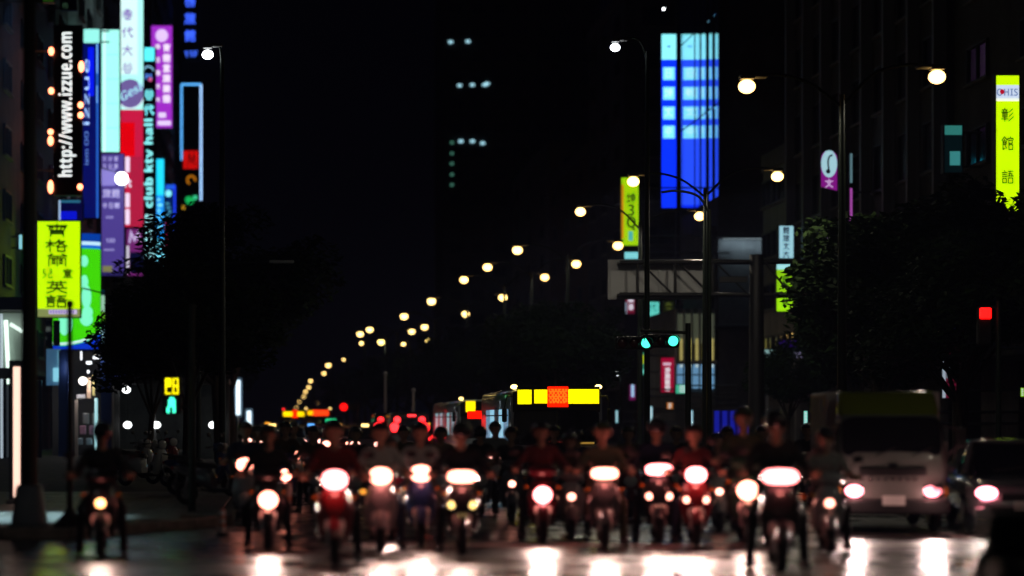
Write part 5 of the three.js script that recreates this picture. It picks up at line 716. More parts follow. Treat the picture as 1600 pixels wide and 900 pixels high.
function scooter(label, pos, turn, sc, o) {
  const t = thing('motor_scooter', label, 'scooter', pos, turn, o.group ?? 'scooters waiting at the light'); t.scale.setScalar(sc);
  const bp = bodyPaint[o.paint], lk = o.lens ?? 'ovalHigh';
  for (const [z, f] of [[0.64, 1], [-0.62, 0]]) { const w = part(t, f ? 'front_wheel' : 'rear_wheel', S.rim, M.steel); w.position.set(0, 0.235, z); part(w, 'tyre', S.tyre, M.rubber); }
  const fd = part(t, 'front_fender', S.fender, bp); fd.position.set(0, 0.235, 0.64);
  part(t, 'fork', S.fork, M.steel); part(t, 'apron', S.apron, bp); part(t, 'nose_panel', S.nose, bp); part(t, 'handlebar_cowl', S.cowl, bp); part(t, 'floorboard', S.floor, M.plastic); part(t, 'rear_body', S.rear, bp); part(t, 'seat', S.seat, M.seat);
  const hb = part(t, 'handlebar', S.bars, M.darkMetal);
  for (const s of [-1, 1]) { const g = part(hb, 'grip', S.grip, M.rubber); g.scale.x = s; const ms = part(t, 'mirror', [S.mstalk, S.mirror], M.plastic); ms.scale.x = s; part(ms, 'mirror_glass', S.mglass, M.chrome); }
  part(t, 'exhaust', S.exhaust, M.darkMetal); part(t, 'rear_shock', S.shock, M.steel); part(t, 'grab_rail', S.rack, M.darkMetal);
  part(t, 'tail_light', rbox(0.16, 0.06, 0.04, 0, 0.7, -0.9, 0.015), M.redOff); part(t, 'front_plate', box(0.24, 0.11, 0.006, 0, 0.47, 0.575, -0.15), M.plate);
  for (const s of [-1, 1]) part(t, 'turn_signal', ball(0.034, s * 0.235, 0.8, 0.47, 1, 0.7, 0.8, 12, 8), o.amber === s ? M.amber : M.amberOff);
  const hl = part(t, 'headlight', bezel[lk], M.chrome); part(hl, 'headlight_lens', lensShape[lk], o.mat ?? M.lensOff);
  if (o.dips) for (const s of [-1, 1]) { const f = part(t, 'fog_light', disc(0.05, 0.06, s * 0.135, 0.655, 0.53), M.plastic); part(f, 'fog_lens', ball(0.045, s * 0.135, 0.655, 0.565, 1, 1, 0.4, 14, 10), o.dips); }
  if (o.box) { const b = part(t, 'top_box', rbox(0.42, 0.3, 0.36, 0, 1.06, -0.82, 0.09, 0, 0, 0, 4), o.box); part(b, 'top_box_seam', box(0.425, 0.012, 0.365, 0, 1.03, -0.82), M.black); }
  if (o.screen) part(t, 'windscreen', put(new THREE.CylinderGeometry(0.24, 0.28, 0.36, 20, 1, true, -0.75, 1.5), 0, 1.28, 0.14, -0.25), new THREE.MeshPhysicalMaterial({ color: 0xffffff, roughness: 0.05, transmission: 1, thickness: 0 }));
  if (o.beam) { const L = new THREE.SpotLight(lin(1, 0.7, 0.58), o.beam, 0, 0.62, 0.85, 2); const hy = HEADH[lk]; L.position.set(0, hy, 0.66); L.target.position.set(0, hy - 1.0, 7); L.castShadow = true; L.shadow.radius = 4; t.add(L, L.target);
    const P = new THREE.PointLight(lin(1, 0.24, 0.2), o.beam * 0.04, 0, 2); P.position.set(0, hy, 0.72); P.castShadow = true; P.shadow.radius = 3; t.add(P); }  // red point light added to imitate headlight halation on scooter and rider
  return t;
}
const HB = 10;
// [lamp px, lamp py, scale, scooter options, scooter label, rider pose, top, trousers, helmet, rider label, visor]
const hel = (r, g, b) => paint(r, g, b, 0.25);
const RIDERS = [
  [523, 750, 1.02, { paint: 'red', lens: 'ovalHigh', mat: M.head, beam: HB }, 'red scooter with the largest glaring headlight, ridden by the red shirted rider', 0, C.red, C.black, hel(0.02, 0.02, 0.02), 'rider in red shirt and black helmet at the front left', 0],
  [722, 745, 1.0, { paint: 'black', lens: 'wide', mat: M.headWarm, dips: M.dipYel, beam: HB }, 'black scooter with wide headlight above two small yellow fog lights', 1, C.black, C.black, hel(0.03, 0.035, 0.02), 'rider in black with a shiny dark helmet in front of the buses', 1],
  [1220, 745, 1.08, { paint: 'black', lens: 'wide', mat: M.head, beam: HB }, 'black scooter with double headlight nearest the camera on the right', 2, C.black, C.black, hel(0.015, 0.015, 0.016), 'rider in black at the front right with a dark helmet', 1],
  [848, 773, 1.0, { paint: 'maroon', lens: 'round', mat: M.head, beam: HB }, 'maroon scooter with low round headlight in front of the big bus', 1, C.maroon, C.black, hel(0.02, 0.015, 0.02), 'rider in dark red below the bus sign', 0],
  [945, 740, 1.0, { paint: 'grey', lens: 'wide', mat: M.headWarm, beam: HB }, 'grey scooter with wide headlight right of the maroon one', 0, C.khaki, C.olive, hel(0.08, 0.09, 0.03), 'rider in khaki with olive helmet right of the bus', 0],
  [1030, 734, 1.03, { paint: 'black', lens: 'wide', mat: M.head, dips: M.dip, beam: HB }, 'black scooter with wide headlight and two small pink lights', 2, C.navy, C.black, hel(0.02, 0.02, 0.03), 'rider in navy jacket under the green signals', 1],
  [1088, 742, 0.98, { paint: 'red', lens: 'ovalHigh', mat: M.head, dips: M.dip, beam: HB }, 'red scooter with big round glare and two pink fog lights', 1, C.maroon, C.jeans, hel(0.05, 0.02, 0.02), 'rider in maroon jacket right of the navy rider', 0],
  [1168, 766, 1.12, { paint: 'olive', lens: 'round', mat: M.headWarm, beam: HB * 0.7 }, 'green scooter with a small round headlight behind the front right rider', 0, C.olive, C.olive, hel(0.06, 0.07, 0.03), 'rider in olive left of the front right rider', 0],
  [1265, 738, 0.98, { paint: 'grey', lens: 'small', mat: M.dip, beam: 0 }, 'grey scooter half hidden behind the front right rider', 2, C.black, C.black, hel(0.02, 0.02, 0.022), 'rider in black peering over the right shoulder of the front rider', 0],
  [595, 744, 1.0, { paint: 'silver', lens: 'ovalHigh', mat: M.headWarm, amber: -1, beam: HB * 0.7 }, 'silver scooter with orange turn signal beside its headlight', 0, C.white, C.jeans, hel(0.02, 0.02, 0.02), 'rider in white shirt with black helmet right of the red shirt', 0],
  [611, 780, 0.88, { paint: 'maroon', lens: 'round', mat: M.head, beam: HB * 0.8 }, 'maroon scooter with low star shaped headlight', 1, C.grey, C.black, hel(0.1, 0.1, 0.09), 'rider in grey between the white and pale shirts', 0],
  [658, 740, 1.0, { paint: 'blue', lens: 'ovalHigh', mat: M.headWarm, beam: HB * 0.8 }, 'blue scooter with warm headlight left of the black fog light scooter', 2, C.white, C.khaki, hel(0.03, 0.03, 0.03), 'rider in pale shirt with a dark helmet beside the black rider', 0],
  [419, 781, 0.98, { paint: 'black', lens: 'round', mat: M.headWarm, beam: HB * 0.7 }, 'black scooter with low oval headlight on the left lane edge', 2, C.black, C.black, hel(0.02, 0.02, 0.02), 'rider in black on the left lane edge', 0],
  [383, 726, 1.0, { paint: 'silver', lens: 'ovalHigh', mat: M.headWarm }, 'silver scooter farther back at the kerb with one warm light', 0, C.navy, C.black, hel(0.05, 0.05, 0.05), 'rider in navy farther back at the kerb', 0],
  [446, 742, 1.0, { paint: 'blue', lens: 'round', mat: M.headWarm }, 'blue scooter farther back behind the added white post', 1, C.brown, C.black, hel(0.04, 0.02, 0.02), 'rider in brown behind the added white post', 0],
  [459, 712, 1.0, { paint: 'white', lens: 'ovalHigh', mat: M.headWarm }, 'white scooter farthest back on the left', 0, C.grey, C.black, hel(0.2, 0.2, 0.2), 'rider in grey farthest back on the left', 0],
  [775, 712, 1.0, { paint: 'white', lens: 'wide', mat: M.headFar }, 'white scooter with pale headlight below the side of the nearer bus', 1, C.grey, C.black, hel(0.06, 0.06, 0.06), 'rider in grey below the side of the nearer bus', 0],
  [893, 776, 0.9, { paint: 'silver', lens: 'small', mat: M.dip }, 'silver scooter with small pink light between maroon and grey scooters', 0, C.brown, C.black, hel(0.05, 0.05, 0.05), 'rider in brown between the dark red and khaki riders', 0],
  [1124, 768, 0.9, { paint: 'white', lens: 'small', mat: M.dip }, 'white scooter with small light right of the red fog light scooter', 2, C.black, C.jeans, hel(0.05, 0.05, 0.06), 'rider in black right of the maroon jacket', 0],
  [157, 786, 1.0, { paint: 'black', lens: 'small', mat: M.lone, beam: 3 }, 'black scooter with a single warm light alone at the far left', 2, C.black, C.black, hel(0.015, 0.015, 0.02), 'lone rider in black at the far left', 1],
  [1296, 786, 0.95, { paint: 'silver', lens: 'small', mat: M.dip }, 'silver scooter squeezed beside the truck', 0, C.grey, C.black, hel(0.03, 0.03, 0.03), 'rider in grey squeezed beside the truck', 0],
  [800, 756, 0.95, { paint: 'grey', lens: 'small', mat: M.dip }, 'grey scooter with small light behind the gap left of the maroon one', 0, C.black, C.black, hel(0.03, 0.03, 0.03), 'rider in black behind the gap left of the dark red rider', 0],
  [905, 750, 0.9, { paint: 'black', lens: 'round' }, 'black unlit scooter behind the khaki rider on the left', 1, C.navy, C.black, hel(0.02, 0.02, 0.02), 'rider in navy behind the khaki rider on the left', 1],
  [985, 752, 0.95, { paint: 'maroon', lens: 'round' }, 'maroon unlit scooter between khaki and navy riders', 2, C.olive, C.black, hel(0.05, 0.06, 0.02), 'rider in olive between khaki and navy riders', 0],
  [1140, 750, 0.95, { paint: 'black', lens: 'round' }, 'black unlit scooter behind the olive rider on the left', 0, C.maroon, C.black, hel(0.04, 0.02, 0.02), 'rider in dark red behind the olive rider on the left', 0],
  [556, 752, 0.95, { paint: 'grey', lens: 'round' }, 'grey unlit scooter behind the red shirted rider on the right', 2, C.black, C.black, hel(0.02, 0.02, 0.02), 'rider in black behind the red shirted rider on the right', 0],
  [490, 748, 0.95, { paint: 'black', lens: 'round' }, 'black unlit scooter behind the red shirted rider on the left', 1, C.brown, C.black, hel(0.03, 0.03, 0.03), 'rider in brown behind the red shirted rider on the left', 0],
  [690, 752, 0.95, { paint: 'silver', lens: 'round' }, 'silver unlit scooter between the pale shirt and black riders', 0, C.khaki, C.black, hel(0.03, 0.03, 0.02), 'rider in khaki between the pale shirt and black riders', 0],
  [632, 742, 0.95, { paint: 'black', lens: 'round' }, 'black unlit scooter behind the grey rider on the left', 2, C.olive, C.black, hel(0.04, 0.04, 0.03), 'rider in olive behind the grey rider on the left', 0],
  [752, 750, 0.95, { paint: 'grey', lens: 'round' }, 'grey unlit scooter right behind the black rider', 0, C.black, C.black, hel(0.02, 0.02, 0.02), 'rider in black right behind the fog light scooter', 1],
  [868, 742, 0.95, { paint: 'blue', lens: 'round' }, 'blue unlit scooter right behind the dark red rider', 2, C.black, C.black, hel(0.03, 0.02, 0.02), 'rider in black right behind the dark red rider', 0],
  [1060, 748, 0.95, { paint: 'black', lens: 'round' }, 'black unlit scooter between navy and maroon jackets', 1, C.black, C.black, hel(0.02, 0.02, 0.03), 'rider in black between navy and maroon jackets', 0],
  [1195, 746, 0.95, { paint: 'grey', lens: 'round' }, 'grey unlit scooter left behind the front right rider', 0, C.brown, C.black, hel(0.03, 0.03, 0.03), 'rider in brown left behind the front right rider', 0],
  [402, 748, 0.95, { paint: 'silver', lens: 'round' }, 'silver unlit scooter left behind the lane edge rider', 1, C.black, C.black, hel(0.02, 0.02, 0.02), 'rider in black left behind the lane edge rider', 0],
];
bodyPaint.olive = bodyPaint.green;
for (const [px, py, sc, o, sl, k, top, tr, hm, pl, vis] of RIDERS) {
  const hh = HEADH[o.lens] * sc, s = (py - VY) / (H - hh), D = F / s, x = (px - VX) / s, turn = Math.atan2(-x, D) * 0.7, lz = 0.55 * sc;
  const pos = [x - Math.sin(turn) * lz, 0, -D - Math.cos(turn) * lz];
  scooter(sl, pos, turn, sc, o); person(pl, pos, turn, sc, k, top, tr, hm, vis);
}
// parked scooters on the left pavement, lights off
[['silver', 205, 756, 1.1, 'silver parked scooter leftmost under the arcade lights'], ['white', 228, 760, 1.0, 'white parked scooter second from the left'], ['blue', 318, 775, 1.2, 'blue parked scooter right of the pedestrian signal'], ['red', 250, 748, 0.9, 'red parked scooter third from the left'], ['grey', 338, 790, 1.15, 'grey parked scooter nearest the pavement corner']].forEach(([p, px, yb, turn, l]) => { const s = (yb - VY) / (H - 0.155), D = F / s; scooter(l, [(px - VX) / s, 0.155, -D], turn, 1, { paint: p, lens: 'ovalHigh', group: 'scooters parked on the left pavement' }); });
// dark scooter close to the camera, cut by the lower right corner
scooter('dark out of focus scooter with top box in the lower right corner', [(1572 - VX) * 13.4 / F, 0, -13.4], Math.PI - 0.25, 1.0, { paint: 'black', lens: 'ovalHigh', box: std(0.02, 0.03, 0.026, 0.8), group: 'scooter close to the camera' });

// ---------------------------------------------------------------- truck
{
  const D = 31.6, s = F / D, x = (1395 - VX) / s, t = thing('box_truck', 'light box truck with yellow green roof fairing and two glaring headlights', 'truck', [x, 0, -D], -0.16);
  const cab = paint(0.2, 0.215, 0.2), W = 0.83;
  part(t, 'cab', [loft([ringY(0.34, 0, -0.62, W, 0.62, 9, 36), ringY(0.5, 0, -0.62, W, 0.63, 9, 36), ringY(1.08, 0, -0.63, W, 0.62, 9, 36), ringY(1.2, 0, -0.65, W - 0.01, 0.59, 9, 36), ringY(1.78, 0, -0.72, W - 0.07, 0.46, 8, 36), ringY(1.84, 0, -0.74, W - 0.12, 0.4, 7, 36)], 0.6)], cab);
  const ws = part(t, 'windshield', loft([ringZ(0, 0, 0, 0.74, 0.33, 7, 32), ringZ(0.02, 0, 0, 0.73, 0.32, 7, 32)]), M.glassDark); ws.position.set(0, 1.49, -0.155); ws.rotation.x = -0.225;
  for (const sx of [-0.25, 0.3]) part(ws, 'wiper', rod([sx, -0.3, 0.035], [sx + 0.3, -0.16, 0.03], 0.01), M.black);
  part(t, 'grille', [rbox(1.0, 0.14, 0.05, 0, 0.96, 0.01, 0.02), ...[0, 1, 2].map((k) => box(0.9, 0.014, 0.06, 0, 0.92 + k * 0.04, 0.015))], M.plastic);
  part(t, 'emblem', rbox(0.12, 0.05, 0.02, 0, 1.06, 0.005, 0.01), M.chrome);
  part(t, 'trim_strip', [...Array(7).keys()].map((k) => rbox(0.07, 0.03, 0.02, -0.33 + k * 0.11, 0.84, 0.02, 0.008)), M.chrome);
  part(t, 'bumper', rbox(1.68, 0.24, 0.16, 0, 0.42, 0.02, 0.05), M.plastic); part(t, 'license_plate', box(0.34, 0.15, 0.01, 0.0, 0.52, 0.115), M.plate);
  for (const sd of [-1, 1]) {
    const h = part(t, 'headlight', rbox(0.34, 0.2, 0.1, sd * 0.6, 0.66, -0.0, 0.06), M.chrome); part(h, 'headlight_lens', ball(0.115, sd * 0.585, 0.66, 0.055, 1.15, 0.82, 0.45), M.headCar); part(h, 'corner_signal', rbox(0.09, 0.16, 0.06, sd * 0.79, 0.66, -0.02, 0.03), M.amberOff);
    const L = new THREE.SpotLight(lin(1, 0.74, 0.66), 11, 0, 0.6, 0.85, 2); L.position.set(sd * 0.585, 0.66, 0.16); L.target.position.set(sd * 0.5, -0.3, 8); L.castShadow = true; L.shadow.radius = 5; t.add(L, L.target);
    const P = new THREE.PointLight(lin(1, 0.5, 0.45), 0.5, 0, 2); P.position.set(sd * 0.585, 0.66, 0.4); P.castShadow = true; P.shadow.radius = 3; t.add(P);  // pinkish point light added so the cab front shows the headlight halation
    const m = part(t, 'side_mirror', [rbox(0.15, 0.3, 0.06, sd * 1.02, 1.5, 0.02, 0.03), rod([sd * 0.8, 1.66, -0.12], [sd * 1.0, 1.6, 0.0], 0.015), rod([sd * 0.82, 1.2, -0.1], [sd * 1.0, 1.4, 0.0], 0.015)], M.plastic);
    part(t, 'door', rbox(0.03, 0.9, 0.7, sd * (W + 0.005), 0.98, -0.62, 0.01), cab); part(t, 'door_window', rbox(0.03, 0.42, 0.6, sd * (W - 0.03), 1.5, -0.68, 0.01, 0, 0, sd * 0.1), M.glassDark);
    for (const z of [-0.62, -3.0]) { const w = part(t, 'wheel', [put(new THREE.CylinderGeometry(0.19, 0.19, 0.18, 20), sd * 0.7, 0.32, z, 0, 0, Math.PI / 2)], M.steel); part(w, 'tyre', put(new THREE.TorusGeometry(0.25, 0.085, 10, 28).rotateY(Math.PI / 2), sd * 0.7, 0.335, z), M.rubber); }
  }
  part(t, 'roof_fairing', loft([ringY(1.83, 0, -0.78, 0.76, 0.36, 6, 32), ringY(1.95, 0, -0.84, 0.77, 0.34, 6, 32), ringY(2.16, 0, -0.98, 0.74, 0.24, 6, 32), ringY(2.21, 0, -1.05, 0.7, 0.16, 5, 32)], 0.7), paint(0.2, 0.24, 0.02, 0.15));
  const bx = part(t, 'cargo_box', rbox(1.78, 1.62, 2.6, 0, 1.4, -2.62, 0.03), std(0.45, 0.45, 0.44, 0.5, 0.1)); for (let k = 0; k < 5; k++) part(bx, 'box_rib', box(0.02, 1.5, 0.05, -0.9, 1.4, -1.6 - k * 0.5), M.alu); part(bx, 'blue_mark', box(0.012, 0.2, 0.5, -0.9, 2.0, -1.83), std(0.08, 0.2, 0.4));
  part(t, 'chassis', box(0.8, 0.16, 3.4, 0, 0.5, -2.2), M.black);
}
// ---------------------------------------------------------------- cars
const carLens = ball(0.13, 0, 0, 0, 1.25, 0.75, 0.5, 16, 10), carLensFar = ball(0.19, 0, 0, 0, 1.2, 0.85, 0.5, 16, 10);
function car(label, pos, turn, col, o = {}) {
  const t = thing('car', label, 'car', pos, turn, o.group ?? 'cars in the far traffic'), W = 0.86, pt = col;
  const prof = [[2.2, 0.3, 0.55], [2.22, 0.45, 0.6], [2.12, 0.62, 0.68], [1.9, 0.74, 0.78], [1.0, 0.88, 0.84], [0.2, 0.92, 0.86], [-1.2, 0.94, 0.86], [-1.9, 0.92, 0.82], [-2.15, 0.8, 0.76], [-2.2, 0.55, 0.7], [-2.16, 0.32, 0.6]];
  part(t, 'body', loft(prof.map(([z, top, w]) => { const b = 0.24, cy = (top + b) / 2; return ringZ(z, 0, cy, w, (top - b) / 2, 5, 28); }), 0.7), pt);
  part(t, 'greenhouse', loft([ringY(0.86, 0, -0.42, 0.76, 1.3, 5, 32), ringY(1.0, 0, -0.44, 0.74, 1.16, 5, 32), ringY(1.32, 0, -0.5, 0.62, 0.8, 5, 32), ringY(1.4, 0, -0.52, 0.58, 0.7, 4, 32)], 0.8), M.glassDark);
  part(t, 'roof', loft([ringY(1.385, 0, -0.52, 0.61, 0.76, 5, 32), ringY(1.42, 0, -0.52, 0.6, 0.74, 5, 32), ringY(1.45, 0, -0.52, 0.48, 0.55, 4, 32)], 1.0), pt);
  for (const sd of [-1, 1]) {
    part(t, 'pillar', [rod([sd * 0.72, 0.94, 0.72], [sd * 0.58, 1.39, 0.18], 0.04, 0.035, 6), rod([sd * 0.76, 0.94, -0.5], [sd * 0.62, 1.39, -0.5], 0.035, 0.03, 6), rod([sd * 0.7, 0.94, -1.55], [sd * 0.56, 1.39, -1.15], 0.05, 0.04, 6)], pt);
    part(t, 'door_handle', rbox(0.03, 0.03, 0.18, sd * 0.86, 0.78, -0.2, 0.01), M.chrome); part(t, 'side_mirror', rbox(0.2, 0.12, 0.1, sd * 0.95, 0.98, 0.55, 0.04), pt);
    const h = part(t, 'headlight', rbox(0.34, 0.14, 0.2, sd * 0.55, 0.62, 2.06, 0.05), M.chrome), l = part(h, 'headlight_lens', o.beam ? carLens : carLensFar, o.head ?? M.headFar); l.position.set(sd * 0.55, 0.64, 2.17);
    const tl = part(t, 'tail_light', rbox(0.3, 0.16, 0.08, sd * 0.58, 0.74, -2.16, 0.03), o.tail ?? M.tailDim);
    for (const z of [1.38, -1.32]) { const w = part(t, 'wheel', put(new THREE.CylinderGeometry(0.2, 0.2, 0.2, 20), sd * 0.74, 0.31, z, 0, 0, Math.PI / 2), M.steel); part(w, 'tyre', put(new THREE.TorusGeometry(0.235, 0.08, 10, 26).rotateY(Math.PI / 2), sd * 0.75, 0.315, z), M.rubber); }
    if (o.beam) { const L = new THREE.SpotLight(lin(1, 0.84, 0.74), o.beam, 0, 0.6, 0.85, 2); L.position.set(sd * 0.55, 0.64, 2.3); L.target.position.set(sd * 0.5, -0.4, 10); L.castShadow = true; L.shadow.radius = 5; t.add(L, L.target); }
  }
  part(t, 'grille', [rbox(0.7, 0.12, 0.06, 0, 0.58, 2.19, 0.03), rbox(1.0, 0.1, 0.06, 0, 0.38, 2.2, 0.03)], M.plastic); part(t, 'license_plate', box(0.32, 0.14, 0.01, 0, 0.45, 2.245), M.plate);
  part(t, 'bumper', rbox(1.5, 0.16, 0.14, 0, 0.34, 2.15, 0.05), pt);
  for (const z of [2.05]) part(t, 'wiper', rod([-0.3, 0.95, 0.8], [0.15, 1.0, 0.72], 0.012), M.black);
  if (o.sign) { part(t, 'roof_sign', rbox(0.36, 0.14, 0.16, 0, 1.52, -0.4, 0.04), o.sign); }
  return t;
}
car('glossy silver saloon car at the right edge with one glaring headlight', [(1660 - VX) * 31 / F, 0, -33.4], -0.22, new THREE.MeshPhysicalMaterial({ color: lin(0.45, 0.47, 0.5), roughness: 0.16, metalness: 0.6, clearcoat: 1, clearcoatRoughness: 0.04 }), { head: M.headCar, beam: 9, group: 'near vehicles', tail: M.redOff });
const grp = [paint(0.3, 0.3, 0.31), paint(0.05, 0.05, 0.06), paint(0.5, 0.32, 0.03), paint(0.2, 0.03, 0.03), paint(0.06, 0.1, 0.2)];
[[404, 112, 'grey', 0], [435, 128, 'black', 1], [470, 140, 'yellow', 2], [500, 122, 'red', 3], [516, 152, 'grey', 0], [545, 118, 'yellow', 2], [560, 170, 'blue', 4], [448, 180, 'grey', 0], [584, 140, 'black', 1], [607, 104, 'grey', 0]].forEach(([px, D, c, k], i) => car(`${['nearest grey', 'black', 'yellow', 'red', 'second grey', 'second yellow', 'blue', 'farthest grey', 'second black', 'rightmost grey'][i]} oncoming car in the far traffic`, [(px - VX) * D / F, 0, -D], 0, grp[k], { head: M.headFar }));
[[418, 150, 'black', 1], [455, 104, 'white', 0], [486, 108, 'blue', 4], [528, 98, 'dark red', 3], [571, 96, 'dark', 1], [596, 128, 'silver', 0], [668, 140, 'dark blue', 4], [425, 98, 'dark grey', 1]].forEach(([px, D, c, k], i) => { const t = car(`${c} oncoming car with lit roof lamp, ${['between the black pair', 'under the lamp chain', 'left of the far signal', 'right of the far signal', 'near the pale post', 'under the yellowish lamp', 'before the white bus', 'beside the left kerb'][i]}`, [(px - VX) * D / F, 0, -D], 0, grp[k], { head: i % 3 ? M.headFar : M.dip, sign: [M.amber, M.dipYel, glow(0.1, 0.4, 1, 1.4)][i % 3] }); });
[[606, 112, 'black', 1], [628, 120, 'grey', 0], [648, 116, 'red', 3], [660, 128, 'yellow', 2], [636, 150, 'blue', 4]].forEach(([px, D, c, k]) => car(`${c} car seen from behind with red tail lights left of the white bus`, [(px - VX) * D / F, 0, -D], Math.PI, grp[k], { tail: M.tailRed, head: M.lensOff, group: 'cars driving away' }));
[[398, 205, 1], [411, 230, 0], [427, 215, 2], [443, 240, 1], [464, 222, 0], [480, 206, 4], [504, 236, 3], [522, 214, 0], [540, 228, 1], [556, 206, 2], [575, 222, 0], [592, 208, 1]].forEach(([px, D, k]) => car('tiny oncoming car among the distant headlights near the horizon', [(px - VX) * D / F, 0, -D], 0, grp[k], { head: M.headFar, group: 'tiny distant oncoming cars' }));
// ---------------------------------------------------------------- buses
function ledFace(kind) {
  return print(512, 128, (c, w, h) => {
    const dot = (x0, x1, y0, y1, col, hole) => { c.fillStyle = col; for (let x = x0; x < x1; x += 0.0125) for (let y = y0; y < y1; y += 0.05) if (!hole || !hole(x, y)) { c.beginPath(); c.arc(w * x, h * y, h * 0.028, 0, 7); c.fill(); } };
    if (kind === 0) { const hole = (x, y) => Math.sin(x * 190) * Math.sin(y * 31 + x * 40) > 0.62; c.fillStyle = '#c8b400'; c.fillRect(w * 0.01, h * 0.16, w * 0.17, h * 0.7); c.fillRect(w * 0.21, h * 0.15, w * 0.16, h * 0.68); c.fillRect(w * 0.62, h * 0.13, w * 0.37, h * 0.7); dot(0.02, 0.18, 0.18, 0.84, '#fff000', hole); dot(0.22, 0.37, 0.18, 0.82, '#fff000', hole); dot(0.62, 0.99, 0.16, 0.82, '#fff000', hole); c.fillStyle = '#ff1800'; c.fillRect(w * 0.37, 0, w * 0.25, h); dot(0.39, 0.61, 0.14, 0.84, '#ff6a10', (x, y) => Math.sin(x * 150) * Math.sin(y * 26) > 0.3); }
    if (kind === 1) { c.fillStyle = '#ffe000'; c.fillRect(w * 0.02, 0, w * 0.42, h * 0.62); c.fillRect(w * 0.8, 0, w * 0.14, h * 0.4); c.fillStyle = '#ff1000'; c.fillRect(w * 0.1, h * 0.56, w * 0.88, h * 0.44); }
    if (kind === 2) { c.fillStyle = '#ffd800'; c.fillRect(0, h * 0.2, w * 0.38, h * 0.6); c.fillRect(w * 0.6, h * 0.2, w * 0.4, h * 0.6); c.fillStyle = '#ff2000'; c.fillRect(w * 0.38, 0, w * 0.22, h); }
    if (kind === 3) { c.fillStyle = '#ff4010'; c.fillRect(w * 0.2, h * 0.1, w * 0.8, h * 0.8); c.fillStyle = '#ffc000'; c.fillRect(0, h * 0.2, w * 0.25, h * 0.6); }
  });
}
function bus(label, xl, D, W, Ht, L, o) {
  const t = thing('city_bus', label, 'bus', [xl + W / 2, 0, -D], 0, 'buses'), shell = o.shell, hw = W / 2;
  part(t, 'body', loft([ringZ(0, 0, 0.35 + (Ht - 0.35) / 2, hw - 0.03, (Ht - 0.35) / 2 - 0.03, 9, 40), ringZ(-0.12, 0, 0.35 + (Ht - 0.35) / 2, hw, (Ht - 0.35) / 2, 10, 40), ringZ(-L + 0.1, 0, 0.35 + (Ht - 0.35) / 2, hw, (Ht - 0.35) / 2, 10, 40), ringZ(-L, 0, 0.35 + (Ht - 0.35) / 2, hw - 0.04, (Ht - 0.35) / 2 - 0.04, 9, 40)], 0.6), shell);
  const ws = part(t, 'windshield', loft([ringZ(0.0, 0, 1.55, hw - 0.1, 0.52, 9, 36), ringZ(0.04, 0, 1.55, hw - 0.12, 0.5, 9, 36)]), M.glassDark);
  part(ws, 'centre_post', box(0.05, 1.0, 0.03, 0, 1.55, 0.05), M.plastic); for (const sx of [-0.6, 0.25]) part(ws, 'wiper', rod([sx, 1.08, 0.06], [sx + 0.5, 1.5, 0.055], 0.014), M.black);
  const ds = part(t, 'destination_sign', rbox(W - 0.16, 0.62, 0.08, 0, Ht - 0.4, 0.0, 0.04), M.black);
  const [sx0, sx1, sy0, sy1] = o.led; const f = part(ds, 'led_display_face', new THREE.PlaneGeometry(sx1 - sx0, sy1 - sy0), lit(ledFace(o.kind), o.ledK ?? 1.6)); f.position.set((sx0 + sx1) / 2, (sy0 + sy1) / 2, 0.048);
  for (const sd of [-1, 1]) {
    part(t, 'roof_marker', ball(0.085, sd * (hw - 0.12), Ht + 0.03, -0.05, 1.2, 0.8, 0.8), o.marker ?? M.lampYel); const h = part(t, 'headlight', rbox(0.4, 0.22, 0.08, sd * (hw - 0.32), 0.72, 0.0, 0.05), M.chrome); part(h, 'headlight_lens', ball(0.1, sd * (hw - 0.34), 0.72, 0.05, 1.2, 0.8, 0.4), o.head ?? M.lensOff);
    part(t, 'mirror', [rbox(0.14, 0.4, 0.16, sd * (hw + 0.18), 1.9, 0.15, 0.05), tube([[sd * (hw - 0.06), Ht - 0.25, 0.02], [sd * (hw + 0.1), Ht - 0.25, 0.2], [sd * (hw + 0.18), 2.1, 0.18]], 0.02, 12, 6)], M.plastic);
    for (const z of [-2.2, -L + 2.6]) { const w = part(t, 'wheel', put(new THREE.CylinderGeometry(0.28, 0.28, 0.26, 20), sd * (hw - 0.12), 0.46, z, 0, 0, Math.PI / 2), M.steel); part(w, 'tyre', put(new THREE.TorusGeometry(0.36, 0.1, 10, 26).rotateY(Math.PI / 2), sd * (hw - 0.12), 0.46, z), M.rubber); }
    const n = Math.floor((L - 1) / 1.35); for (let k = 0; k < n; k++) { const w = part(t, 'side_window', rbox(0.03, 0.92, 1.2, sd * (hw + 0.006), 1.62, -1.1 - k * 1.35, 0.01), (sd < 0 && o.win && o.win[k % o.win.length]) || M.pane); part(w, 'window_rail', box(0.02, 0.04, 1.2, sd * (hw + 0.025), 1.9, -1.1 - k * 1.35), M.plastic); }
    part(t, 'side_stripe', box(0.01, 0.16, L - 0.6, sd * (hw + 0.008), 0.86, -L / 2), std(0.08, 0.12, 0.4, 0.4));
  }
  part(t, 'front_panel', rbox(W - 0.3, 0.5, 0.05, 0, 0.78, 0.01, 0.04), shell); part(t, 'bumper', rbox(W - 0.06, 0.22, 0.14, 0, 0.45, 0.0, 0.05), M.plastic);
  if (o.strip) { part(t, 'light_strip', box(0.48, 0.07, 0.03, -0.0, 1.1, 0.06), glow(1, 0.04, 0.02, 0.8)); part(t, 'light_strip', box(0.8, 0.06, 0.03, 0.68, 1.1, 0.06), glow(0.6, 0.32, 0.03, 0.45)); }
  return t;
}
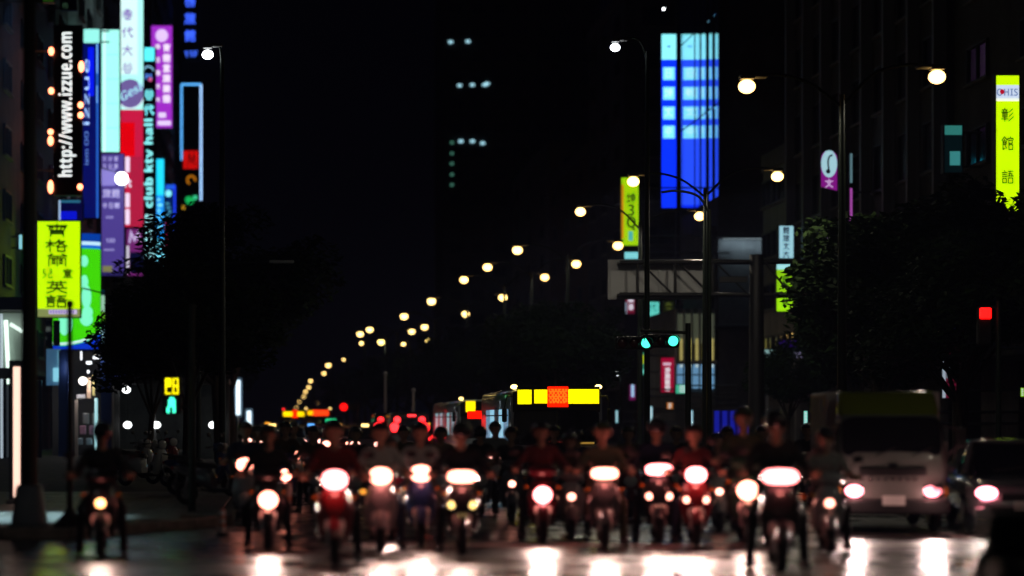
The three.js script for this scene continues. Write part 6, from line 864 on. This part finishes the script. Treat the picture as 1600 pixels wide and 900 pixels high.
{
  const D = 59, s = F / D, xl = (797 - VX) / s, W = (942 - 797) / s, c = xl + W / 2, X = (px) => (px - VX) / s - c, Y = (py) => H - (py - VY) / s, cool = glow(0.35, 0.75, 1, 0.75), cool2 = glow(0.3, 0.65, 1, 0.35), dk = glow(0.1, 0.25, 0.4, 0.05);
  bus('nearer city bus with broad yellow and red route display', xl, D, W, Y(606), 9, { shell: paint(0.3, 0.32, 0.36), kind: 0, led: [X(807), X(937), Y(636), Y(604)], ledK: 1.7, win: [cool2, cool, dk, cool, cool2], strip: true });
  const D2 = 82, s2 = F / D2, xl2 = (716 - VX) / s2, W2 = 2.5, c2 = xl2 + W2 / 2, X2 = (px) => (px - VX) / s2 - c2, Y2 = (py) => H - (py - VY) / s2;
  bus('farther white bus with small yellow and red display left of the nearer bus', xl2, D2, W2, Y2(624), 15, { shell: paint(0.5, 0.62, 0.7), kind: 1, led: [X2(727), X2(762), Y2(654), Y2(627)], win: [glow(0.1, 0.25, 0.3, 0.2), glow(0.3, 0.75, 0.9, 0.4), glow(0.1, 0.25, 0.3, 0.2), glow(0.3, 0.8, 0.9, 0.45), dk], marker: M.dipYel });
  const D3 = 190, s3 = F / D3; bus('distant oncoming bus with tiny yellow red display near the horizon', (441 - VX) / s3, D3, 2.4, 2.75, 10, { shell: paint(0.2, 0.2, 0.2), kind: 2, led: [-1.1, 1.1, 2.0, 2.7], head: M.headFar, ledK: 1.8, marker: M.tailRed });
  const D4 = 175, s4 = F / D4; bus('distant oncoming bus with tiny orange display beside the lamp chain', (476 - VX) / s4, D4, 2.3, 2.75, 10, { shell: paint(0.2, 0.2, 0.2), kind: 3, led: [-0.9, 0.9, 2.1, 2.7], head: M.headFar, ledK: 1.6, marker: M.dipYel });
}
{ // high braking vehicles: a van seen from behind with stacked red lamps
  for (const [px, D, l] of [[640, 96, 'dark van seen from behind with several red lamps left of the white bus'], [612, 108, 'second dark van seen from behind with red lamps']]) {
    const t = thing('van', l, 'van', [(px - VX) * D / F, 0, -D], 0, 'vans driving away'); part(t, 'body', rbox(1.8, 1.9, 4.4, 0, 1.2, -2.2, 0.18), paint(0.04, 0.04, 0.045)); part(t, 'rear_window', rbox(0.8, 0.5, 0.04, 0, 1.6, 0.01, 0.02), M.glassDark); part(t, 'bumper', rbox(1.7, 0.2, 0.12, 0, 0.42, 0.02, 0.05), M.plastic);
    for (const sd of [-1, 1]) { part(t, 'tail_light', ball(0.22, sd * 0.72, 1.42, 0.02, 1, 1, 0.4), M.tailRed); part(t, 'tail_light', ball(0.16, sd * 0.58, 1.78, 0.02, 1, 1, 0.4), M.tailRed); for (const z of [-0.8, -3.5]) { const w = part(t, 'wheel', put(new THREE.CylinderGeometry(0.2, 0.2, 0.2, 16), sd * 0.75, 0.33, z, 0, 0, Math.PI / 2), M.steel); part(w, 'tyre', put(new THREE.TorusGeometry(0.25, 0.08, 8, 22).rotateY(Math.PI / 2), sd * 0.76, 0.33, z), M.rubber); } }
    part(t, 'high_brake_light', rbox(0.4, 0.1, 0.05, 0.1, 1.98, 0.02, 0.02), M.tailRed); part(t, 'license_plate', box(0.32, 0.14, 0.01, 0, 0.7, 0.02), M.plate);
  }
}
scene.fog = new THREE.FogExp2(0xaebcff, 0.0007);
renderer.render(scene, camera);
